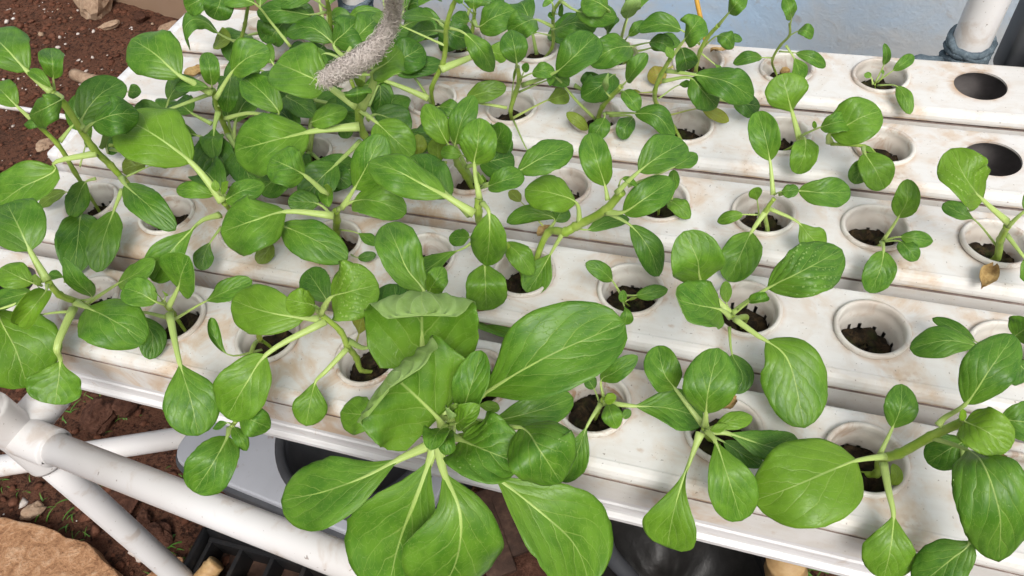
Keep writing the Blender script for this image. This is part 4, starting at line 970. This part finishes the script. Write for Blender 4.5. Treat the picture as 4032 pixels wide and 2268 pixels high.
# dark clamp at the right edge
p0 = aty('A4', 1950, 330, .405); dc = empty('pipe_clamp', p0-np.array([0, 0, .075]), label='dark grey plastic pump block at the right edge behind the back channel', cat='pump'); o_ = p0-np.array([0, 0, .075])
hb = MB().box(p0+np.array([.022, .03, -.010])-o_, (.030, .028, .050)).build('housing', M['dgrey'], dc); bevel(hb, .008, 3)
hb2 = MB().tube([p0+np.array([.034, -.012, -.03+.0175*k])-o_ for k in range(6)], .020, 24).build('collar', M['dgrey'], dc); bevel(hb2, .003, 2, 50)
MB().tube([p0+np.array([.034, -.012, -.08])-o_, p0+np.array([.034, -.012, .25])-o_], .0125, 20).build('outlet_pipe', M['pvc'], dc)

# ================================================================== things below the table
# grey panel on the ground frame
pz = -.33
q0 = atz('C1', 1240, 580, pz); q1 = atz('C2', 760, 1160, pz); e1 = nrm(q1-q0); e2 = np.array([-e1[1], e1[0], 0]); Wd, Dp, rc = .37, .30, .03
def rrect(Wd, Dp, rc):
    P = []
    for cx, cy, a0 in ((Wd-rc, rc, -90), (Wd-rc, Dp-rc, 0), (rc, Dp-rc, 90), (rc, rc, 180)):
        for k in range(7): t = math.radians(a0+15*k); P.append((cx+rc*math.cos(t), cy+rc*math.sin(t)))
    return P
pan = empty('grey_panel', q0+e1*Wd/2+e2*Dp/2-np.array([0, 0, .02]), label='flat grey plastic lid with rust stains below the front rail', cat='lid'); po = q0+e1*Wd/2+e2*Dp/2-np.array([0, 0, .02])
mb = MB(); rp = rrect(Wd, Dp, rc); n = len(rp)
V = [q0+e1*x+e2*y-po for x, y in rp]+[q0+e1*x+e2*y-np.array([0, 0, .014])-po for x, y in rp]
mb.add(V, [tuple(range(n)), tuple(range(2*n-1, n-1, -1))]+[(k, n+k, n+(k+1) % n, (k+1) % n) for k in range(n)])
bevel(link('panel', mesh('panel', mb.V, mb.F, False), M['grey'], pan), .003, 2, 50)
rp2 = rrect(Wd+.012, Dp+.012, rc+.006); mb = MB(); V = [q0+e1*(x-.006)+e2*(y-.006)-np.array([0, 0, .012])-po for x, y in rp2]+[q0+e1*(x-.006)+e2*(y-.006)-np.array([0, 0, .022])-po for x, y in rp2]
mb.add(V, [tuple(range(n)), tuple(range(2*n-1, n-1, -1))]+[(k, n+k, n+(k+1) % n, (k+1) % n) for k in range(n)])
link('rim', mesh('rim', mb.V, mb.F, False), M['dgrey'], pan)
# storage box below the lid
st = empty('storage_box', po-np.array([0, 0, .15]), label='dark plastic box under the grey lid', cat='box')
bx = MB().box((0, 0, .064), (Wd*.45, Dp*.45, .064), np.array([e1, e2, [0, 0, 1]]).T).build('body', M['dgrey'], st); bevel(bx, .008, 2)
# dark bucket standing on the lid
def tub(name, c, r, h, mat, label, cat, rim=.006, liner=False, taper=.86):
    t_ = empty(name, c, label=label, cat=cat)
    mb = MB().lathe([(0, .002), (r*taper, .002), (r*.97, h*.85), (r, h), (r*.975, h), (r*.93, h*.84), (r*(taper-.03), .008), (0, .008)], 56); mb.build('body', mat, t_)
    mb = MB(); P = [np.array([r*1.01*math.cos(2*math.pi*k/56), r*1.01*math.sin(2*math.pi*k/56), h]) for k in range(57)]; mb.tube(P, rim, 10, cap=False); mb.build('rim', mat, t_)
    return t_
bc = atz('C2', 900, 620, pz+.003)
tub('bucket', bc, .092, .09, M['dgrey'], 'dark grey bucket in the shade behind the grey lid', 'bucket')
# black seedling tray
tz = -.455
t0 = atz('C1', 1570, 1180, tz); t1 = atz('C2', 700, 1449, tz); te = nrm(t1-t0); tf = np.array([-te[1], te[0], 0]); TW, TD, TH = .40, .20, .045
tr = empty('seedling_tray', t0+te*TW/2-tf*TD*.5-np.array([0, 0, TH]), label='black plastic seedling tray with open cells on the soil', cat='tray'); to = t0+te*TW/2-tf*TD*.5-np.array([0, 0, TH])
Rt = np.array([te, tf, [0, 0, 1]]).T
mb = MB()
for k in range(9): mb.box((-TW/2+TW*k/8, 0, TH*.5), (.003, TD/2, TH*.5), Rt@np.eye(3)) if False else mb.add([Rt@v for v in MB().box((-TW/2+TW*k/8, 0, TH*.5), (.003, TD/2-.001*(k % 2), TH*.5)).V], [(0, 2, 3, 1), (4, 5, 7, 6), (0, 1, 5, 4), (2, 6, 7, 3), (0, 4, 6, 2), (1, 3, 7, 5)])
mb.build('cell_wall', M['black'], tr, smooth=False)
mb = MB()
for k in range(5): mb.add([Rt@v for v in MB().box((0, -TD/2+TD*k/4, TH*.5+.0015), (TW/2+.003, .003, TH*.5)).V], [(0, 2, 3, 1), (4, 5, 7, 6), (0, 1, 5, 4), (2, 6, 7, 3), (0, 4, 6, 2), (1, 3, 7, 5)])
mb.build('cell_row', M['black'], tr, smooth=False)
mb = MB()
P = [np.array(p) for p in ((-TW/2-.012, -TD/2-.012, TH), (TW/2+.012, -TD/2-.012, TH), (TW/2+.012, TD/2+.012, TH), (-TW/2-.012, TD/2+.012, TH))]
for k in range(4): mb.tube([Rt@P[k], Rt@P[(k+1) % 4]], .009, 10)
mb.build('rim', M['black'], tr)
mb = MB().add([Rt@v for v in MB().box((0, 0, .002), (TW/2, TD/2, .002)).V], [(0, 2, 3, 1), (4, 5, 7, 6), (0, 1, 5, 4), (2, 6, 7, 3), (0, 4, 6, 2), (1, 3, 7, 5)]); mb.build('floor', M['wood'], tr, smooth=False)
# bamboo pieces
def bamboo(a, b, r, label):
    P = seg(a, b, 22); rr = [r*(1.12 if k % 7 == 3 else 1.0) for k in range(22)]; MB().tube(P, rr, 14).build('bamboo_stick', M['bamboo'], label=label, cat='stick')
bamboo(atz('C1', 1610, 1350, -.455), atz('C1', 1330, 1660, -.475), .013, 'cut bamboo piece lying at the left end of the black tray')
bamboo(atz('C4', 160, 1320, -.22), atz('C4', 150, 1800, -.48), .019, 'bamboo post below the front lip near the bottom right')
# round black tub with liner
tc = atz('F', 1690, 1452, -.27); KS = .74; tb = tub('round_tub', tc-np.array([0, 0, .225]), .135*KS, .225, M['black'], 'round black tub lined with dark plastic sheet under the front lip', 'tub', .008)
mb = MB(); n = 72; V = []
for j, r in enumerate(np.linspace(.02*KS, .131*KS, 12)):
    for k in range(n):
        th = 2*math.pi*k/n; V.append((r*math.cos(th), r*math.sin(th), .14+.075*(r/(.134*KS))**3+.012*noise.noise(Vector((r*math.cos(th)*22, r*math.sin(th)*22, 4)))+.006*abs(noise.noise(Vector((th*6, r*30, 1))))))
mb.add(V, [(j*n+k, j*n+(k+1) % n, (j+1)*n+(k+1) % n, (j+1)*n+k) for j in range(11) for k in range(n)]+[tuple(range(n))]); mb.build('liner', mat_simple('black_sheet', [(.010, .009, .009), (.018, .017, .016), (.034, .030, .028)], 9, .42, .4, .5, .004), tb)
mb = MB()
for k in range(40):
    th = 2*math.pi*k/40; c, s_ = math.cos(th), math.sin(th); mb.tube([(.150*KS*c, .150*KS*s_, .05), (.153*KS*c, .153*KS*s_, .215)], .0035, 6); th2 = th+.16; mb.tube([(.151*KS*c, .151*KS*s_, .06), (.152*KS*math.cos(th2), .152*KS*math.sin(th2), .20)], .0025, 6)
for z in (.05, .13, .215): mb.tube([np.array([.152*KS*math.cos(2*math.pi*k/48), .152*KS*math.sin(2*math.pi*k/48), z]) for k in range(49)], .005, 8, cap=False)
mb.build('lattice', M['black'], tb)
MB().tube(catmull([atz('C3', 700, 1130, -.22), atz('C3', 760, 1290, -.25), atz('C3', 900, 1449, -.28), atz('C3', 1010, 1600, -.34)], 8), .009, 12).build('hose', M['dgrey'], label='dark grey hose curving beside the round black tub', cat='hose')
# dark boards
for a, b, lab in ((('C2', 1640, 840), ('C2', 1850, 1449), 'dark weathered board lying under the front rail'), (('C2', 1780, 790), ('C2', 1950, 1300), 'second dark board beside the red stones'),):
    A, B = atz(*a, -.42), atz(*b, -.44); d = nrm(B-A); s_ = nrm(np.cross(d, up)); Rr = np.array([d, s_, np.cross(d, s_)]).T
    bevel(MB().box((A+B)/2, (np.linalg.norm(B-A)/2, .020, .008), Rr).build('dark_board', M['wood'], label=lab, cat='board'), .002)

# ---------------------------------------------------------------- stones and slab
def rock(c, r, mat, label, sq=(1, 1, .7), rough=.42, name='stone', sub=3, cat='stone'):
    bm = bmesh.new(); bmesh.ops.create_icosphere(bm, subdivisions=sub, radius=1); s0 = rnd.uniform(0, 99)
    for v in bm.verts:
        k = 1+rough*noise.noise(v.co*1.1+Vector((s0, 0, 0)))+rough*.5*noise.noise(v.co*2.7+Vector((0, s0, 0))); v.co = Vector((v.co.x*sq[0], v.co.y*sq[1], v.co.z*sq[2]))*k*r
    me = bpy.data.meshes.new(name); bm.to_mesh(me); bm.free(); o = link(name, me, mat, label=label, cat=cat); o.location = c; o.rotation_euler = (0, 0, rnd.uniform(0, 6)); return o
ST = [('A1', 715, 10, .062, 'stone', 'large beige stone block at the foot of the wall', (1.1, .8, .8)), 
      ('A1', 1250, 215, .024, 'stone', 'pale rough stone touching the back channel end', (1.2, .8, .6)), ('A1', 1060, 130, .018, 'redstone', 'red brown clod near the foot of the wall', (1.1, .9, .7)),
      ('A1', 330, 1090, .019, 'stone', 'pinkish stone left of the middle channel end', (1.2, .8, .6)), ('A1', 820, 190, .019, 'stone', 'flat grey pink stone on the soil below the beige block', (1.6, .7, .5)),
      ('C1', 730, 240, .026, 'redstone', 'red clod beyond the corner fitting', (1.3, 1, .6)), ('C1', 930, 185, .018, 'redstone', 'smaller red clod right of the corner fitting', (1, 1, .7)),
      ('C1', 1150, 1150, .020, 'redstone', 'dark red stone right of the sloping leg', (1.2, 1, .6)),
      ('C1', 1060, 1080, .016, 'redstone', 'small brick coloured chip right of the leg', (1.6, .7, .6)), ('C1', 1045, 1250, .015, 'speck', 'small white shell like stone beside the leg', (1, 1, .8)),
      ('C1', 930, 1085, .012, 'speck', 'tiny pale pebble above the brick coloured chip', (1, 1, .8)), ('C1', 900, 910, .026, 'redstone', 'flat brown stone under the front rail', (1.3, .9, .35)),
      ('C1', 1220, 1410, .020, 'slab', 'orange stone chip at the foot of the leg', (1.4, .7, .5)), ('C2', 1860, 1230, .045, 'redstone', 'rounded red stone below the lower right leaf of the largest plant', (1, 1.1, .8)),
      ('C3', 120, 1230, .055, 'redstone', 'biggest red stone under the largest plant', (1.2, 1, .7)), ('C1', 240, 970, .014, 'stone', 'small pink stone above the orange slab', (.7, 1.2, .8)), ('C3', 60, 1440, .03, 'speck', 'whitish stone at the bottom edge below the red stones', (1.4, 1, .6))]
for fr, x, y, r, m, lab, sq in ST:
    c = atz(fr, x, y, GZ+r*.35); rock(c, r, M[m], lab, sq)
# slab at the bottom left
mb = MB(); out = [('C1', -250, 1010), ('C1', -60, 1005), ('C1', 40, 1012), ('C1', 130, 1040), ('C1', 220, 1050), ('C1', 330, 1080), ('C1', 420, 1115), ('C1', 490, 1165), ('C1', 560, 1175), ('C1', 640, 1195), ('C1', 690, 1240), ('C1', 760, 1330), ('C1', 850, 1400), ('C1', 900, 1480), ('C1', 960, 1640), ('C1', 500, 1900), ('C1', -250, 1900)]
poly = [atz(f, x, y, GZ+.022) for f, x, y in out]; cen = sum(poly)/len(poly); rings = [1.0, .985, .9, .75, .55, .3]; V = [p-np.array([0, 0, .045]) for p in poly]
dense = []
for k in range(len(poly)):
    for s_ in range(4): dense.append(poly[k]+(poly[(k+1) % len(poly)]-poly[k])*s_/4)
n = len(dense); V = []
for j, s_ in enumerate([1.0, 1.0]+rings[1:]):
    for k, p in enumerate(dense):
        q = cen+(p-cen)*s_*(1+.012*noise.noise(Vector((k*.9, 0, 2)))); q = q+np.array([0, 0, -.05 if j == 0 else (-.002 if j == 1 else 0)+.003*noise.noise(Vector((q[0]*16, q[1]*16, 0)))+.0015*noise.noise(Vector((q[0]*60, q[1]*60, 0)))]); V.append(q)
mb.add(V, [(j*n+k, j*n+(k+1) % n, (j+1)*n+(k+1) % n, (j+1)*n+k) for j in range(6) for k in range(n)]+[tuple(6*n+k for k in range(n))])
mb.build('stone_slab', M['slab'], label='flat orange brown stone slab at the bottom left corner', cat='slab')
# half buried stick and white line on the soil
MB().tube(catmull([atz('A1', 560, 560, GZ+.012), atz('A1', 680, 600, GZ+.016), atz('A1', 830, 625, GZ+.008)], 6), [.016]*12+[.013], 12).build('buried_stick', M['stone'], label='grey stick half buried in the soil at upper left', cat='stick')
MB().tube(catmull([atz('A1', -40, 790, GZ+.05), atz('A1', 200, 825, GZ+.05), atz('A1', 500, 880, GZ+.04), atz('A1', 700, 930, GZ+.02)], 8), .0065, 10).build('white_cord', M['pvc'], label='thin white tube crossing the soil behind the leftmost stems', cat='tube')
# scattered grit
def scatter(name, n, mat, rlo, rhi, label, cat, sub=1):
    bm0 = bmesh.new(); bmesh.ops.create_icosphere(bm0, subdivisions=sub, radius=1); tv = np.array([v.co for v in bm0.verts]); tf = np.array([[v.index for v in f.verts] for f in bm0.faces]); bm0.free(); VV = []; FF = []
    for q in range(n):
        while True:
            x, y = rnd.uniform(-2.1, .25), rnd.uniform(-.6, 1.15)
            if y < w0[1]-.22*(x-w0[0])-.03 and not (x > -.62 and y > .05): break
        r = rlo+(rhi-rlo)*rnd.random()**3; k = np.array([rnd.uniform(.7, 1.5), rnd.uniform(.7, 1.3), rnd.uniform(.4, .9)]); a = rnd.uniform(0, 6.3); s0 = rnd.uniform(0, 9)
        v = tv*(1+.35*np.sin(tv[:, [1, 2, 0]]*3+s0))*k*r; v = np.stack([v[:, 0]*math.cos(a)-v[:, 1]*math.sin(a), v[:, 0]*math.sin(a)+v[:, 1]*math.cos(a), v[:, 2]], 1)
        VV.append(v+np.array([x, y, ground_h(x, y)+r*.25])); FF.append(tf+q*len(tv))
    return link(name, mesh(name, np.concatenate(VV), np.concatenate(FF)), mat, kind='stuff', label=label, cat=cat)
scatter('gravel', 6500, M['clod'], .002, .010, 'small red brown clods scattered over the soil', 'gravel')
scatter('pale_grit', 1300, M['speck'], .0015, .008, 'pale grit and shell specks scattered over the soil', 'grit')
scatter('pebbles', 60, M['stone'], .003, .011, 'beige pebbles scattered over the soil', 'pebbles')
# weeds
mb = MB()
for fr, x, y, n, s_ in (('C1', 1290, 1350, 26, 1.2), ('C1', 460, 1050, 10, 1.1), ('C1', 700, 840, 8, .7), ('C1', 20, 760, 12, 1), ('C1', 720, 280, 8, .9), ('C1', 490, 310, 5, .8), ('C1', 620, 170, 6, .8), ('C1', 860, 250, 6, .8), ('C1', 610, 1160, 6, .6), ('C1', 345, 940, 4, .8), ('C1', 210, 800, 4, .5), ('C1', 1020, 520, 5, .7), ('C1', 1500, 1340, 8, .8), ('C4', 330, 1430, 22, 1.1), ('C4', 20, 1420, 10, .9), ('C3', 250, 1400, 8, .8), ('C1', 960, 160, 6, .8), ('C1', 600, 90, 5, .7), ('C2', 1880, 1110, 4, .6), ('C3', 1850, 1390, 10, .9), ('C1', 1340, 690, 4, .6), ('C1', 680, 70, 4, .8)):
    c0 = atz(fr, x, y, GZ)
    for _ in range(n):
        c = c0+np.array([rnd.gauss(0, .018)*s_, rnd.gauss(0, .018)*s_, 0]); c[2] = ground_h(c[0], c[1]); a = rnd.uniform(0, 6.3); L = rnd.uniform(.012, .036)*s_; w = rnd.uniform(.0008, .0022)*s_; dr = np.array([math.cos(a), math.sin(a), 0]); sd_ = np.array([-dr[1], dr[0], 0]); V = []
        for k in range(5):
            t = k/4; p = c+dr*L*t*.8+np.array([0, 0, L*(.8*t-.55*t*t)]); V += [p-sd_*w*(1-t*.9), p+sd_*w*(1-t*.9)]
        mb.add(V, [(2*k, 2*k+1, 2*k+3, 2*k+2) for k in range(4)])
mb.build('weeds', M['grass'], kind='stuff', label='short green weeds sprouting from the soil', cat='weeds')

# ---------------------------------------------------------------- dry leaves and bits on the channels
def dry(fr, x, y, z, L, W, a, label, mat='dry', name='dry_leaf'):
    c = atz(fr, x, y, z); mb = MB(); NU, NV = 7, 9; V = []; s0 = rnd.uniform(0, 50); d = np.array([math.cos(a), math.sin(a), 0]); s_ = np.array([-d[1], d[0], 0])
    for lay in (0, 1):
        for j in range(NV+1):
            t = j/NV; h = W*math.sin(math.pi*(.04+.92*t))**.8
            for i in range(NU+1):
                u = i/NU*2-1; V.append(c+d*L*(t-.5)+s_*h*u*.5+np.array([0, 0, .004+.006*u*u*W/.02+.004*noise.noise(Vector((u*2, t*4, s0)))-lay*.0006]))
    n = NU+1; F = [(j*n+i, j*n+i+1, (j+1)*n+i+1, (j+1)*n+i) for j in range(NV) for i in range(NU)]; K = (NV+1)*n; F += [tuple(q+K for q in f[::-1]) for f in F]
    mb.add(V, F); return mb.build(name, M[mat], label=label, cat='leaf')
dry('B4', 1640, 680, .003, .030, .015, 1.2, 'withered yellow brown leaf below the right edge cup of the middle channel')
dry('B2', 1640, 915, .002, .024, .016, .2, 'brown dry leaf scrap at the edge below the folded central leaf')
dry('B3', 270, 345, .004, .016, .012, .9, 'brown dry scrap at the root end of the thick horizontal stem')
dry('C3', 1605, 185, .005, .020, .016, .5, 'tan dry leaf scrap on the rim behind the fan leaved plant')
dry('C4', 1705, 570, .005, .012, .008, -.3, 'brown curled scrap at the rim of the bottom right cup')
dry('A3', 1600, 395, .006, .026, .006, .3, 'thin dry petiole curl on the back channel rim left of the slim seedling')
dry('A1', 1490, 570, .003, .030, .020, .8, 'tan withered leaf on the second channel near the tiny upright leaf')
# fallen green leaf in the gap between the two front channels
V = []; c = atz('B2', 1760, 1040, -.012); e = atz('B2', 1990, 1110, -.012)-c; e = e/np.linalg.norm(e); s_ = np.array([-e[1], e[0], 0])
mb = MB()
for lay in (0, 1):
    for j in range(13):
        t = j/12
        for i in range(6):
            u = i/5*2-1; V.append(c+e*(-.035+.11*t)+s_*.0075*math.sin(math.pi*(.05+.9*t))*u+np.array([0, 0, .003*math.cos(u*2.2+t*5)-.0005*lay]))
F = [(j*6+i, j*6+i+1, (j+1)*6+i+1, (j+1)*6+i) for j in range(12) for i in range(5)]; F += [tuple(q+78 for q in f[::-1]) for f in F]
me = mesh('fallen_leaf', V, F); ul = me.uv_layers.new(name='uv'); vi = np.empty(len(me.loops), int); me.loops.foreach_get('vertex_index', vi); uvs = np.array([((i % 6)/5, ((i//6) % 13)/12) for i in range(156)]); ul.data.foreach_set('uv', uvs[vi].ravel())
fo = link('fallen_leaf', me, M['leaf'], label='fallen dark green leaf wedged in the gap between the two front channels', cat='leaf'); fo.color = (.7, 0, .5, 1)
rock(atz('A4', 152, 530, -.018), .0075, M['dry'], 'small brown nut like lump inside the slim seedling cup of the back channel', (1, .8, .8), .15, 'brown_lump', 2, 'lump')

# ---------------------------------------------------------------- fuzzy rope
RP = [('A2', 530, 600, .150), ('A2', 680, 515, .165), ('A2', 830, 430, .18), ('A2', 950, 310, .195), ('A2', 1030, 160, .215), ('A2', 1050, 0, .245), ('A2', 1050, -200, .30), ('A2', 1050, -500, .38)]
RP = [atz(*q) for q in RP]; RP += [RP[-1]+np.array([.01, .05, .25]), RP[-1]+np.array([.02, .10, .60]), RP[-1]+np.array([.02, .12, 1.2])]; RC = catmull(RP, 12); ro = RC[0]
rope = empty('fuzzy_rope', ro, label='thick fuzzy grey frayed rope hanging over the back left leaves', cat='rope')
m_ = len(RC); mb = MB(); dep = np.linalg.norm(RC[0]-CAM); rr0 = 60*.5244*dep/FPX
def rw(s_): return rr0*(.92+.35*math.sin(min(1, s_/(m_*.33))*math.pi)*.9)*(1-.35*min(1, s_/(m_*.7)))
for st_ in range(3):
    P = []; R_ = []
    for k, p in enumerate(RC):
        T = nrm(RC[min(k+1, m_-1)]-RC[max(0, k-1)]); a_ = nrm(np.cross(T, [0, 0, 1.])); b_ = np.cross(a_, T); th = k*.28+st_*2.094; R = rw(k)
        P.append(p+R*.42*(a_*math.cos(th)+b_*math.sin(th))-ro); R_.append(R*.46*(1+.18*noise.noise(Vector((k*.6, st_*5, 0)))))
    mb.tube(P, R_, 14)
co = mb.build('core', M['rope'], rope)
V = []; F = []
for q in range(7000):
    k = rnd.uniform(0, m_*.66) if q < 6200 else rnd.uniform(0, m_-1.01); i_ = int(k); p = RC[i_]+(RC[i_+1]-RC[i_])*(k-i_); T = nrm(RC[i_+1]-RC[i_]); a_ = nrm(np.cross(T, [0, 0, 1.])); b_ = np.cross(a_, T); th = rnd.uniform(0, 6.283); R = rw(k)
    rd_ = a_*math.cos(th)+b_*math.sin(th); tg = np.cross(T, rd_); L = rnd.uniform(.006, .020); sp = rnd.uniform(.55, 1.05); dirn = T*rnd.uniform(-1, 1)*.9+tg*rnd.uniform(-.45, .55); c0 = p+rd_*R*sp; w = rnd.uniform(.00012, .00034); n0 = len(V); ph = rnd.uniform(0, 6)
    for s_ in range(5):
        t = s_/4; pt = c0+dirn*L*t+rd_*R*(.30*math.sin(t*3.1)*rnd.uniform(.3, 1.0))+tg*.0014*math.sin(t*6+ph); wd_ = nrm(np.cross(dirn, rd_)+1e-6)*w
        V += [pt-wd_-ro, pt+wd_-ro]
    F += [(n0+2*s_, n0+2*s_+1, n0+2*s_+3, n0+2*s_+2) for s_ in range(4)]
link('loose_fibres', mesh('loose_fibres', V, F), M['fibre'], rope, kind='stuff')
